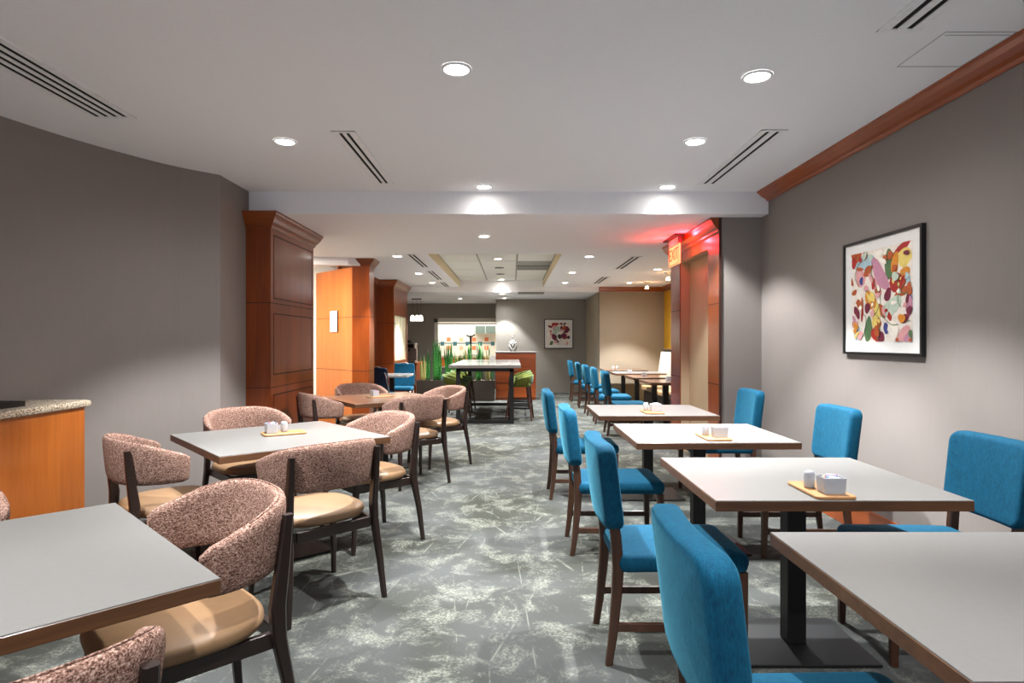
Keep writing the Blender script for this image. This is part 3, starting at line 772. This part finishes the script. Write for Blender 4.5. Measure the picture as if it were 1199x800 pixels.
def make_pink_chair():
    t = thing('tub_chair', 'x', 'chair')
    # curved shell
    m = MB(); rings = []
    A, B, cx = .275, .288, .0
    th_m = math.radians(96); n = 40
    for i in range(n + 1):
        f = -1 + 2 * i / n
        th = f * th_m; af = abs(f)
        zt = .868 - .10 * af ** 2.6
        zb = .625 - .004 * af
        endf = 1.0
        if af > .90:
            q = (af - .90) / .10; endf = math.sqrt(max(0, 1 - q * q)) * .92 + .08
        zc = (zt + zb) / 2; hh = (zt - zb) / 2 * (.82 + .18 * endf); tk = .026 * (.25 + .75 * endf)
        ex = 2.4
        def sp(v): return math.copysign(abs(v) ** (2 / ex), v)
        ux, uy = -sp(math.cos(th)), sp(math.sin(th))
        L = []
        for k in range(20):
            a = 2 * PI * k / 20
            pr = math.copysign(abs(math.cos(a)) ** .75, math.cos(a)); pz = math.copysign(abs(math.sin(a)) ** .38, math.sin(a))
            z = zc + hh * pz
            flare = .93 + .085 * (z - zb) / (zt - zb)
            off = tk * pr
            px, py = ux * A * flare, uy * B * flare
            nx, ny = ux / A, uy / B; l = math.hypot(nx, ny); nx /= l; ny /= l
            L.append((cx + px + nx * off, py + ny * off, z))
        rings.append(L)
    m.loft(rings, smooth=True)
    sh = obj('backrest', m, M_tweed, t)
    # piping seam on the outer top edge
    m = MB(); P = []
    for i in range(5, 36):
        L = rings[i]; v = Vector(L[5]); P.append((v.x, v.y, v.z + .001))
    m.tube(P, .0028, 6); obj('piping', m, M_tweed, sh)
    # seat pad
    m = MB(); rr_ = []
    def ring(k, z):
        o_ = []
        for i in range(36):
            a = 2 * PI * i / 36; c_, s_ = math.cos(a), math.sin(a)
            e = 2 / 3.0
            o_.append((.025 + k * .25 * math.copysign(abs(c_) ** e, c_), k * (.258 if c_ > 0 else .258 - .03 * c_ * c_) * math.copysign(abs(s_) ** e, s_), z))
        return o_
    for k, z in ((.4, .440), (.9, .440), (.965, .444), (.995, .456), (1.0, .468), (.985, .482), (.95, .491), (.85, .499), (.6, .507), (.3, .511), (.08, .512)): rr_.append(ring(k, z))
    m.loft(rr_, smooth=True); obj('seat', m, M_tan, t)
    m = MB()
    m.box(-.215, .205, -.232, -.207, .385, .438, bevel=.004); m.box(-.215, .205, .207, .232, .385, .438, bevel=.004)
    m.box(-.235, -.21, -.205, .205, .385, .438, bevel=.004); m.box(.20, .225, -.20, .20, .385, .438, bevel=.004)
    obj('seat_frame', m, M_walnut, t)
    for s in (-1, 1):
        m = MB()
        m.rect_sweep([(-.270, s * .268, 0, .026, .026), (-.248, s * .252, .22, .034, .032), (-.212, s * .240, .42, .046, .038), (-.208, s * .238, .52, .050, .036), (-.226, s * .239, .66, .042, .032), (-.243, s * .240, .815, .030, .028)])
        obj('leg', m, M_walnut, t)
        m = MB()
        m.rect_sweep([(.245, s * .245, 0, .024, .024), (.222, s * .228, .30, .034, .032), (.212, s * .220, .44, .042, .038)])
        obj('leg', m, M_walnut, t)
    return t

blue = make_blue_chair()
first_b = [True]
def blue_chair(x, y, rz, label, group):
    if first_b[0]:
        first_b[0] = False
        blue.location = (x, y, 0); blue.rotation_euler = (0, 0, rz); blue['label'] = label; blue['group'] = group; return blue
    return dup(blue, (x, y, 0), rz, label, group)
G = 'teal chairs left of the right-hand tables'
blue_chair(.735, 1.45, 0, 'teal upholstered side chair nearest the viewer, cut off by the bottom edge', G)
blue_chair(.715, 2.80, 0, 'teal side chair, second from the viewer along the aisle', G)
blue_chair(.69, 4.13, 0, 'teal side chair, third from the viewer along the aisle', G)
blue_chair(.64, 5.52, 0, 'teal side chair, fourth from the viewer along the aisle, partly behind another', G)
G = 'teal chairs along the right wall'
blue_chair(1.89, 2.80, PI, 'large teal chair at the right edge, its back towards the right wall', G)
blue_chair(1.875, 4.10, PI, 'teal chair by the right wall, middle of three, under the large picture', G)
blue_chair(1.85, 5.54, PI, 'teal chair by the right wall, farthest of three, before the short grey wall', G)
G = 'teal chairs at the far bench tables'
for (y, lab) in ((9.1, 'nearest to the doorway'), (10.35, 'second from the doorway'), (11.55, 'third from the doorway'), (12.85, 'fourth from the doorway'), (14.15, 'farthest, against the far corner')):
    blue_chair(1.70 if y < 14 else 1.66, y, random.uniform(-.06, .06), 'teal chair in the row facing the bench, ' + lab, G)

pink = make_pink_chair()
first_p = [True]
def pink_chair(x, y, fx, fy, label, group):
    rz = math.atan2(fy, fx)
    if first_p[0]:
        first_p[0] = False
        pink.location = (x, y, 0); pink.rotation_euler = (0, 0, rz); pink['label'] = label; pink['group'] = group; return pink
    return dup(pink, (x, y, 0), rz, label, group)
G = 'pink tweed chairs around the nearest left table'
pink_chair(-1.075, 2.005, -.72, -.69, 'pink tweed tub chair at the right edge of the nearest left table', G)
pink_chair(-.975, 1.075, -.70, .715, 'pink tweed tub chair at the bottom edge, only its curved back top showing', G)
pink_chair(-2.06, 2.02, .70, -.715, 'pink tweed tub chair cut off by the left edge of the photo', G)
G = 'pink tweed chairs around the middle left table'
pink_chair(-1.07, 3.306, -.70, .715, 'pink tweed tub chair seen from behind in front of the middle left table', G)
pink_chair(-1.0, 4.28, -.75, -.66, 'pink tweed tub chair at the right of the middle left table, along the aisle', G)
pink_chair(-1.95, 4.56, .70, -.715, 'pink tweed tub chair behind the middle left table, facing us', G)
pink_chair(-1.97, 3.48, .72, .69, 'pink tweed tub chair between the granite counter and the middle left table', G)
G = 'pink tweed chairs around the farthest left table'
pink_chair(-.99, 6.01, -.62, .785, 'pink tweed tub chair seen from behind in front of the farthest left table', G)
pink_chair(-.84, 6.92, -.80, -.60, 'pink tweed tub chair at the right of the farthest left table, near the tall table', G)
pink_chair(-1.87, 6.25, .80, .60, 'pink tweed tub chair in front of the cherry column, at the farthest left table', G)
pink_chair(-1.77, 7.28, .60, -.80, 'pink tweed tub chair behind the farthest left table, in shade', G)

# ------------------------------------------------------------------ tables
def make_table(label, w_, d_, loc, rz, group, plate=(.56, .44), lam=None, edge=None):
    t = thing('dining_table', label, 'table', loc, rz, group)
    m = MB(); m.box(-w_ / 2, w_ / 2, -d_ / 2, d_ / 2, TH - .042, TH - .0025, 0, bevel=.002, seg=1)
    m.box(-w_ / 2 + .002, w_ / 2 - .002, -d_ / 2 + .002, d_ / 2 - .002, TH - .0025, TH, 1)
    obj('tabletop', m, [edge or M_edge, lam or M_lam], t)
    m = MB(); m.box(-.042, .042, -.042, .042, .014, TH - .05, bevel=.004)
    obj('post', m, M_black, t)
    m = MB(); m.box(-.2, .2, -.2, .2, TH - .05, TH - .0425); obj('mounting_plate', m, M_black, t)
    m = MB(); m.box(-plate[0] / 2, plate[0] / 2, -plate[1] / 2, plate[1] / 2, 0, .014, bevel=.003)
    obj('base_plate', m, M_black, t)
    return t
GR = 'grey topped tables along the right wall'
make_table('grey topped table at the bottom right corner', 1.0, .87, (1.365 * K, 1.575 * K, 0), 0, GR)
make_table('grey topped table second from the bottom right, with a caddy at its front edge', 1.0, .88, (1.318 * K, 2.865 * K, 0), 0, GR)
make_table('grey topped table third from the bottom right', 1.005, .86, (1.29 * K, 4.24 * K, 0), 0, GR)
make_table('grey topped table farthest of the right wall row, near the doorway', 1.005, .88, (1.25 * K, 5.63 * K, 0), 0, GR)
GL = 'grey topped tables turned diagonally on the left'
ang = math.atan2(.70, .71)
make_table('grey topped table at the left edge of the photo, turned diagonally', 1.064, 1.064, (-1.545 * K, 1.62 * K, 0), math.radians(45.5), GL)
make_table('grey topped diagonal table in the middle left with four pink chairs', 1.045, 1.045, (-1.56 * K, 4.095 * K, 0), math.radians(41.8), GL)
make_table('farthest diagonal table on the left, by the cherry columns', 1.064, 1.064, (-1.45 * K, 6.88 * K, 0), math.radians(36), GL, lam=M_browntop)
GT = 'tables along the bench'
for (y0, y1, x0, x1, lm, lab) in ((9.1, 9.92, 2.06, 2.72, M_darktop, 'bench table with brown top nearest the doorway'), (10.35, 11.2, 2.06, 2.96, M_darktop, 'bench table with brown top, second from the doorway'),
                              (11.75, 12.6, 2.0, 2.98, M_lam, 'pale bench table, third from the doorway'), (13.0, 13.9, 2.0, 2.9, M_darktop, 'bench table nearest the tan wall')):  # third top is pale grey laminate, the others brown
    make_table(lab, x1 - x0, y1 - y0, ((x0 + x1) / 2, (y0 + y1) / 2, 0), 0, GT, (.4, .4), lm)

# cafe table and chairs left, behind the narrow column
make_table('small white cafe table between a navy and a teal chair', .70, .72, (-2.26, 11.5, 0), 0, 'cafe set', (.4, .4), M_quartz, M_trimwhite)
def cafe_chair(x, y, rz, mt, label):
    t = thing('cafe_chair', label, 'chair', (x, y, 0), rz)
    m = MB()
    def bf(p):
        s = (p.y + .19) / .38
        return Vector((-.20 - .05 * s - p.z + .25 * p.x * p.x, p.x, .70 + p.y))
    cushion(m, .44, .46, 0, .045, .05, .016, .004, bf); obj('backrest', m, mt, t)
    m = MB(); cushion(m, .44, .44, .40, .475, .05, .025, .012); obj('seat', m, M_blue, t)
    m = MB()
    P = [(-.215 - .06, .23 * math.cos(a), .70 + .245 * math.sin(a)) for a in [PI * k / 12 for k in range(13)]]
    m.tube([(-.22, .235, .48)] + P[0:13] + [(-.22, -.235, .48)], .009, 8); obj('back_frame', m, M_steel, t)
    for sx in (-1, 1):
        for sy in (-1, 1):
            m = MB(); m.tube([(sx * .2, sy * .2, .40), (sx * .215, sy * .21, 0)], .012, 8); obj('leg', m, M_steel, t)
cafe_chair(-2.16, 10.75, .95, M_navy, 'navy backed cafe chair beside the narrow cherry column')
cafe_chair(-2.22, 12.28, -PI / 2, M_blue, 'teal cafe chair facing us behind the small white table')

# ------------------------------------------------------------------ condiments
def proto_board():
    m = MB(); cushion(m, .16, .27, 0, .012, .02, .004); o = obj('serving_board', m, M_board)
    return o
def make_caddy():
    t = thing('sugar_caddy', 'x', 'sugar caddy')
    m = MB(); w_, d_, h_, k = .092, .074, .062, .004
    def rg(a, b_, z): return [(x, y, z) for x, y in rrect(a, b_, .008, 3, 2)]
    m.loft([rg(w_ * .92, d_ * .92, 0), rg(w_, d_, h_), rg(w_ - 2 * k, d_ - 2 * k, h_), rg(w_ * .92 - 2 * k, d_ * .92 - 2 * k, .006)], smooth=False)
    obj('dish', m, M_porc, t)
    return t
def make_shaker():
    m = MB()
    m.lathe([(.019, 0), (.0215, .004), (.0215, .055), (.019, .064), (.012, .069), (.003, .070)], 20); return obj('salt_shaker', m, M_porc)
bd0, cd0, sk0 = proto_board(), make_caddy(), make_shaker()
used = {'b': 0, 'c': 0, 's': 0}
def put(kind, o, loc, rz, label, cat, group):
    if used[kind] == 0:
        used[kind] = 1; o.location = loc; o.rotation_euler = (0, 0, rz); tag(o, label, cat, group); return o
    if o.children: return dup(o, loc, rz, label, group)
    c_ = o.copy(); COL.objects.link(c_); c_.location = loc; c_.rotation_euler = (0, 0, rz); tag(c_, label, cat, group); return c_
def packets(cx, cy, z, rz, n, where, seed):
    r = random.Random(seed)
    for k in range(n):
        m = MB(); tlt = r.uniform(-.13, .13)
        Mx = Matrix.Translation((0, 0, 0)) @ Matrix.Rotation(tlt, 4, 'Y') @ Matrix.Rotation(r.uniform(-.08, .08), 4, 'X')
        pw, ph = .024, r.uniform(.052, .06)
        rows = []
        for j in range(5):
            v = j / 4; tk = .0026 * math.sin(PI * v) + .0004
            rows.append([Mx @ Vector((q * pw, s * tk, .004 + v * ph)) for q, s in ((-1, 0), (-.5, -1), (.5, -1), (1, 0), (.5, 1), (-.5, 1))])
        m.loft(rows)
        yy = -.020 + .040 * k / max(1, n - 1); xx = r.uniform(-.006, .006)
        o = obj('sugar_packet', m, M_packet[(k + seed) % 4])
        o.location = (cx + xx * math.cos(rz) - yy * math.sin(rz), cy + xx * math.sin(rz) + yy * math.cos(rz), z + .0065); o.rotation_euler = (0, 0, rz)
        tag(o, 'paper sugar packet standing in the caddy on ' + where, 'sugar packet', 'packets on ' + where)
Z0 = TH + .0006
def cset(bx, by, rz, caddy, shaker, where, n, seed):
    bx, by = bx * K, by * K
    put('b', bd0, (bx, by, Z0), rz, 'bamboo serving board on ' + where, 'serving board', 'serving boards')
    R = Matrix.Rotation(rz, 2)
    p = Vector((bx, by)) + R @ Vector(caddy); put('c', cd0, (p.x, p.y, Z0 + .0126), rz + (caddy[2] if len(caddy) > 2 else 0), 'white porcelain sugar caddy on ' + where, 'sugar caddy', 'sugar caddies')
    packets(p.x, p.y, Z0 + .0126, rz, n, where, seed)
    if shaker:
        q = Vector((bx, by)) + R @ Vector(shaker); put('s', sk0, (q.x, q.y, Z0 + .0126), 0, 'white shaker beside the sugar caddy on ' + where, 'salt shaker', 'shakers')
Vec2 = lambda a, b_: Vector((a, b_))
cset(1.295, 2.565, 0, Vec2(.012, -.062), Vec2(-.035, .02), 'the second table from bottom right', 5, 0)
cset(1.315, 3.99, 0, Vec2(.03, -.03), Vec2(-.04, .03), 'the third table from bottom right', 5, 2)
cset(1.24, 5.41, 0, Vec2(.035, .015), Vec2(-.04, .06), 'the farthest right wall table', 4, 2)
cset(-1.555, 4.16, math.radians(31 - 90), Vec2(-.025, -.075), Vec2(-.015, .005), 'the middle left table', 5, 1)
cset(-1.50, 6.92, math.radians(-55), Vec2(0, -.06), None, 'the farthest left table', 3, 0)
def lone_caddy(x, y, where, n=0):
    put('c', cd0, (x, y, Z0), random.uniform(-.2, .2), 'white porcelain sugar caddy on ' + where, 'sugar caddy', 'sugar caddies')
lone_caddy(2.46, 9.6, 'the bench table nearest the doorway')
lone_caddy(2.33, 10.75, 'the second bench table from the doorway')
lone_caddy(2.31, 12.0, 'the pale bench table')
put('s', sk0, (2.245, 13.55, Z0), 0, 'left shaker of the pair on the bench table nearest the tan wall', 'salt shaker', 'shakers')
put('s', sk0, (2.33, 13.55, Z0), 0, 'right shaker of the pair on the bench table nearest the tan wall', 'salt shaker', 'shakers')

# ------------------------------------------------------------------ tall communal table and stools
t = thing('communal_table', 'tall quartz topped table on black frame in the middle distance', 'table', (-.455, 11.65, 0))
m = MB(); m.box(-.605, .605, -1.47, 1.62, .935, .985, bevel=.004); obj('tabletop', m, M_quartz, t)
for sy in (-1.37, 1.5):
    for sx in (-.45, .45):
        m = MB(); m.box(sx - .035, sx + .035, sy - .035, sy + .035, .06, .92); obj('leg', m, M_black, t)
    m = MB(); m.box(-.485, .485, sy - .035, sy + .035, 0, .06); obj('foot_bar', m, M_black, t)
    m = MB(); m.box(-.485, .485, sy - .035, sy + .035, .875, .934); obj('top_rail', m, M_black, t)
for sx in (-.45, .45):
    m = MB(); m.box(sx - .03, sx + .03, -1.335, 1.465, .875, .934); obj('side_rail', m, M_black, t)
    m = MB(); m.box(sx - .03, sx + .03, -1.335, 1.465, 0, .05); obj('side_foot', m, M_black, t)
t = thing('menu_card', 'small white folded card standing on the tall table', 'card', (-.40, 12.55, .9856))
m = MB(); m.prism([(-.045, 0), (.045, 0), (.004, .115), (-.004, .115)], -.06, .06, M=Matrix(((0, 0, 1, 0), (1, 0, 0, 0), (0, 1, 0, 0), (0, 0, 0, 1)))); obj('card', m, M_paper, t)

def make_stool():
    t = thing('counter_stool', 'x', 'stool')
    m = MB(); rings = []
    n = 30
    for i in range(n + 1):
        f = -1 + 2 * i / n; th = f * math.radians(112); af = abs(f)
        zt = .80 - .10 * af ** 1.8; zb = .60
        q = 1 if af < .9 else math.sqrt(max(0, 1 - ((af - .9) / .1) ** 2)) * .9 + .1
        L = []
        for k in range(14):
            a = 2 * PI * k / 14
            z = (zt + zb) / 2 + (zt - zb) / 2 * math.copysign(abs(math.sin(a)) ** .45, math.sin(a)) * (.8 + .2 * q)
            fl = .86 + .16 * (z - zb) / .2
            off = .024 * math.cos(a) * q
            L.append((-math.cos(th) * (.225 * fl + off), math.sin(th) * (.255 * fl + off), z))
        rings.append(L)
    m.loft(rings); obj('backrest', m, M_green, t)
    m = MB(); cushion(m, .40, .42, .585, .665, .12, .03, .015); obj('seat', m, M_green, t)
    for sx in (-1, 1):
        for sy in (-1, 1):
            m = MB(); m.rect_sweep([(sx * .225, sy * .225, 0, .026, .026), (sx * .16, sy * .16, .59, .04, .04)]); obj('leg', m, M_stoolwood, t)
    for s in (-1, 1):
        m = MB(); m.box(-.2, .2, s * .2 - .01, s * .2 + .01, .2, .23); obj('stretcher', m, M_black, t)
        m = MB(); m.box(s * .2 - .01, s * .2 + .01, -.2, .2, .24, .27); obj('stretcher', m, M_black, t)
    return t
st = make_stool(); fs = True
for side, x, rz in (('left', -1.00, 0), ('right', .14, PI)):
    for k, y in enumerate((10.85, 11.6, 12.35)):
        lab = 'olive green counter stool on the %s of the tall table, %s' % (side, ('nearest', 'middle', 'farthest')[k])
        rz2 = rz + random.uniform(-.12, .12)
        if fs: fs = False; st.location = (x, y, 0); st.rotation_euler = (0, 0, rz2); st['label'] = lab; st['group'] = 'olive stools'
        else: dup(st, (x, y, 0), rz2, lab, 'olive stools')

# ------------------------------------------------------------------ planter, plants, cabinet, vase
t = thing('planter_box', 'long dark brown planter box below the kitchen opening', 'planter', (-1.31, 14.35, 0))
m = MB(); w_, d_, h_ = .905, .21, .48
m.box(-w_, w_, -d_, -d_ + .03, 0, h_); m.box(-w_, w_, d_ - .03, d_, 0, h_); m.box(-w_, -w_ + .03, -d_ + .03, d_ - .03, 0, h_); m.box(w_ - .03, w_, -d_ + .03, d_ - .03, 0, h_)
obj('box', m, M_planter, t)
m = MB(); m.box(-w_ + .03, w_ - .03, -d_ + .03, d_ - .03, .30, .47); obj('pebbles', m, M_soil, t)
def snake_plant(x, y, n, h, label, seed, pale=0):
    r = random.Random(seed); m = MB()
    for k in range(n):
        a = r.uniform(0, 6.28); rad = r.uniform(0, .10); bx, by = rad * math.cos(a), rad * math.sin(a) * .6
        ln = h * r.uniform(.55, 1.0); lean = r.uniform(.01, .06); tw = r.uniform(0, PI); wd = r.uniform(.022, .036)
        rings = []
        for j in range(7):
            s = j / 6; px = bx + lean * math.cos(a) * s ** 1.6; py = by + lean * math.sin(a) * s ** 1.6 * .6
            ww = wd * (.55 + .9 * s) * (1 - s ** 3) + .002; t2 = tw + .7 * s
            cx_, sx_ = math.cos(t2), math.sin(t2)
            rings.append([(px + u * ww * cx_ - v * .005 * sx_, py + u * ww * sx_ + v * .005 * cx_, s * ln) for u, v in ((-1, 0), (-.4, -1.4), (.4, -1.4), (1, 0), (.4, .2), (-.4, .2))])
        m.loft(rings, mi=1 if r.random() < pale else 0)
    o = obj('snake_plant', m, [M_leaf, M_leafpale]); o.location = (x, y, .4705)
    tag(o, label, 'plant', 'snake plants in the planter')
snake_plant(-2.03, 14.33, 13, .74, 'snake plant with sparse pale leaves at the left end of the planter', 1, .45)
snake_plant(-1.775, 14.35, 24, .98, 'dense tall dark green snake plant, second from the left in the planter', 2, 0)
snake_plant(-1.51, 14.36, 15, .92, 'snake plant just left of the tall table corner', 3, .1)
snake_plant(-1.25, 14.34, 12, .7, 'short snake plant in the middle of the planter', 4, .3)
snake_plant(-1.0, 14.36, 16, .86, 'snake plant behind the tall table, right of the middle of the planter', 5, .1)
snake_plant(-.77, 14.34, 17, .92, 'snake plant second from the right end of the planter', 6, .1)
snake_plant(-.56, 14.345, 11, .82, 'snake plant at the right end of the planter', 8, .4)

t = thing('service_cabinet', 'cherry cabinet with pale top carrying the patterned vase', 'cabinet', (.09, 14.66, 0))
m = MB(); m.box(-.475, .475, -.22, .22, 0, 1.115); obj('body', m, M_cherryx, t)
m = MB(); m.box(-.49, .49, -.235, .235, 1.1155, 1.145, bevel=.005); obj('worktop', m, M_quartz, t)
for k in (0, 1):
    m = MB(); m.box(-.47, .47, -.232, -.2205, .05 + .36 * k, .38 + .36 * k); dr = obj('drawer', m, M_cherryx, t)
    m = MB(); m.box(-.04, .04, -.245, -.2325, .34 + .36 * k, .355 + .36 * k); obj('handle', m, M_steel, dr)
t = thing('pineapple_vase', 'black and white patterned pineapple shaped vase on the cherry cabinet', 'vase', (.02, 14.63, 1.1455))
m = MB(); m.lathe([(.055, 0), (.085, .02), (.105, .09), (.105, .16), (.085, .23), (.05, .265), (.035, .27)], 24); obj('body', m, M_vase, t)
m = MB()
for k in range(9):
    a = 2 * PI * k / 9; lv = .02 + .03 * (k % 2)
    m.loft([[(lv * s * math.cos(a + u) * 1.1, lv * s * math.sin(a + u) * 1.1, .26 + .14 * s - (.02 * s * s if k % 2 else 0)) for u in (-.4 * (1 - s * .9), 0, .4 * (1 - s * .9), 0)] for s in (.3, .6, 1.0)])
obj('leaf_crown', m, M_vase, t)

# coffee counter at the far left
t = thing('coffee_counter', 'wooden counter at the far left carrying the coffee machine', 'counter', (-2.80, 15.9, 0))
m = MB(); m.box(-.48, .42, -.75, .75, 0, .80); obj('body', m, M_cherry, t)
m = MB(); m.box(-.49, .44, -.77, .77, .8005, .84); obj('worktop', m, M_cherryx, t)
t = thing('coffee_machine', 'steel and black coffee machine on the far left counter', 'coffee machine', (-2.60, 15.5, .8405))
m = MB(); m.box(-.17, .17, -.2, .2, 0, .06, bevel=.01); m.box(-.17, .17, .05, .2, .06, .46, bevel=.01); m.box(-.17, .17, -.2, .2, .36, .50, bevel=.01); obj('body', m, M_steel, t)
m = MB(); m.box(-.13, .13, -.208, -.2005, .38, .47); obj('control_panel', m, M_glass, t)
m = MB(); m.tube([(0, -.1, .36), (0, -.1, .29)], .025, 12); obj('spout', m, M_black, t)
m = MB(); m.lathe([(.09, .5005), (.1, .52), (.1, .57), (.03, .58)], 18); obj('hopper', m, M_black, t)

# kitchen furniture seen through the opening
t = thing('wall_cabinet', 'grey green double wall cabinet in the kitchen', 'cabinet', (-.90, KY - .17, 1.64))
m = MB(); m.box(-.36, .36, -.16, .168, 0, .28); obj('body', m, M_trimwhite, t)
for k in (0, 1):
    m = MB(); m.box(-.34 + .35 * k, -.01 + .35 * k, -.175, -.1605, .015, .265); obj('door', m, M_cabgrey, t)
t = thing('kitchen_counter', 'speckled kitchen counter seen through the opening', 'counter', (-1.6, KY - .35, 0))
m = MB(); m.box(-1.9, 1.9, -.3, .34, 0, .84); obj('body', m, M_amber, t)
m = MB(); m.box(-1.92, 1.92, -.33, .345, .8405, .90); obj('worktop', m, M_granite, t)
t = thing('floor_stand', 'thin dark stand with a tray before the kitchen opening', 'stand', (-1.19, 17.6, 0))
m = MB(); m.tube([(0, 0, .012), (0, 0, 1.55)], .03, 10); obj('post', m, M_black, t)
m = MB(); m.lathe([(.2, 0), (.2, .012), (.03, .02)], 20); obj('base', m, M_black, t)
m = MB(); m.box(-.12, .28, -.1, .1, .98, 1.0); m.box(-.16, .06, -.08, .08, .78, .80); obj('tray', m, M_black, t)
m = MB(); m.tube([(-.12, 0, 1.56), (0, 0, 1.5), (.12, 0, 1.58)], .02, 8); obj('top_hook', m, M_black, t)

# ------------------------------------------------------------------ bench
t = thing('banquette', 'cream tufted bench along the mustard wall', 'bench', (3.2, 10.9, 0))
m = MB()
y0, y1 = -2.6, 2.2
pr = [(.29, .45), (.29, 1.2), (.06, 1.2), (-.0, 1.17), (-.1, .50), (-.1, .45)]
m.loft([[(x, y, z) for x, z in pr] for y in (y0, y1)], smooth=False); bk_ = obj('backrest', m, M_bench, t)
m = MB()
for k in range(8):
    for (s, zz) in ((.5, .75), (.25, .98)):
        m.lathe([(.012, -.004), (.016, 0), (.012, .004)], 8, c=(-.06 + .05 * (zz - .75) / .23, y0 + .3 + .6 * k, zz))
obj('tuft_button', m, M_benchseat, bk_)
m = MB(); m.box(-.44, .285, y0, y1, .36, .448, bevel=.02); obj('seat', m, M_benchseat, t)
m = MB(); m.box(-.38, .285, y0 + .01, y1 - .01, 0, .358); obj('plinth', m, M_walnut, t)
m = MB(); m.box(-.02, .29, y0, y1, 1.2005, 1.225); obj('top_rail', m, M_walnut, t)

# ------------------------------------------------------------------ granite counter on the left
HC = .985
t = thing('buffet_counter', 'cherry cabinet with speckled granite top along the left wall', 'counter')
wl = [p for p in cur if 1.0 < p[1] < 4.12]
def wx(y):
    for (a, b_) in zip(cur, cur[1:]):
        if a[1] <= y <= b_[1]: return a[0] + (b_[0] - a[0]) * (y - a[1]) / (b_[1] - a[1])
    return cur[0][0]
ys = [1.6 + (4.1 - 1.6) * k / 12 for k in range(13)]
m = MB(); m.prism([(-2.87, ys[0]), (-2.87, 4.1)] + [(wx(y) + .012, y) for y in reversed(ys)], 0, HC - .045); obj('body', m, M_amber, t)
m = MB(); m.prism([(-2.885, ys[0]), (-2.885, 4.11)] + [(wx(y) + .012, y) for y in reversed(ys)], HC - .062, HC - .046); obj('top_rail', m, M_cherryy, t)
m = MB(); ye = 4.17
ys2 = [1.6 + (ye - 1.6) * k / 12 for k in range(13)]
front = [(-2.85, ys[0])] + [(-2.85, ye - .05), (-2.858, ye - .02), (-2.88, ye)]
out = front + [(wx(y) + .012, y) for y in reversed(ys2)]
def inset(k, z): return [((x - (k if i < 4 else 0)), (y - (k if (2 <= i < 4) or i == 4 else 0)), z) for i, (x, y) in enumerate(out)]
m.loft([inset(.014, HC - .045), inset(.003, HC - .038), inset(0, HC - .023), inset(.003, HC - .007), inset(.014, HC)], smooth=False)
obj('worktop', m, M_granite, t)
m = MB(); m.box(-.17, .17, -.24, .24, 0, .006); m.box(-.17, .17, -.24, -.228, .006, .032); m.box(-.17, .17, .228, .24, .006, .032); m.box(-.17, -.158, -.228, .228, .006, .032); m.box(.158, .17, -.228, .228, .006, .032)
m.box(-.155, .155, -.225, .225, .012, .030)
o = obj('serving_tray', m, M_black); o.location = (-3.16, 3.50, HC + .0006); o.rotation_euler = (0, 0, -.1)
tag(o, 'flat black tray on the granite counter at the left edge', 'tray')

# ------------------------------------------------------------------ other light of the place
def area(name, loc, rot, sx, sy, e, color=(1, 1, 1)):
    l = bpy.data.lights.new(name, 'AREA'); l.shape = 'RECTANGLE'; l.size = sx; l.size_y = sy; l.energy = e; l.color = color
    o = bpy.data.objects.new(name, l); COL.objects.link(o); o.location = loc; o.rotation_euler = rot
    return o
area('kitchen_light', (-1.6, 19.8, 2.58), (0, 0, 0), 3.0, 1.2, 27, (1, .97, .88))
area('passage_light', (-3.7, 8.5, 2.45), (.3, 0, 0), .8, .8, 48, (1, .93, .82))

w_ = bpy.data.worlds.new('world'); sc.world = w_; w_.use_nodes = True
w_.node_tree.nodes['Background'].inputs['Color'].default_value = (.8, .85, 1, 1); w_.node_tree.nodes['Background'].inputs['Strength'].default_value = .26
sc.cycles.diffuse_bounces = 8; sc.cycles.max_bounces = 12

# ------------------------------------------------------------------ camera, view
cam = bpy.data.cameras.new('camera'); cam.sensor_width = 36; cam.sensor_fit = 'HORIZONTAL'; cam.lens = F / 1199 * 36; cam.clip_start = .05
co = bpy.data.objects.new('camera', cam); COL.objects.link(co); co.location = (0, 0, H); co.rotation_euler = (PI / 2, 0, 0)
sc.camera = co
vs = sc.view_settings; sc.display_settings.display_device = 'sRGB'
vs.view_transform = 'Standard'; vs.look = 'None'; vs.exposure = 2.0; vs.gamma = 1; vs.use_curve_mapping = False
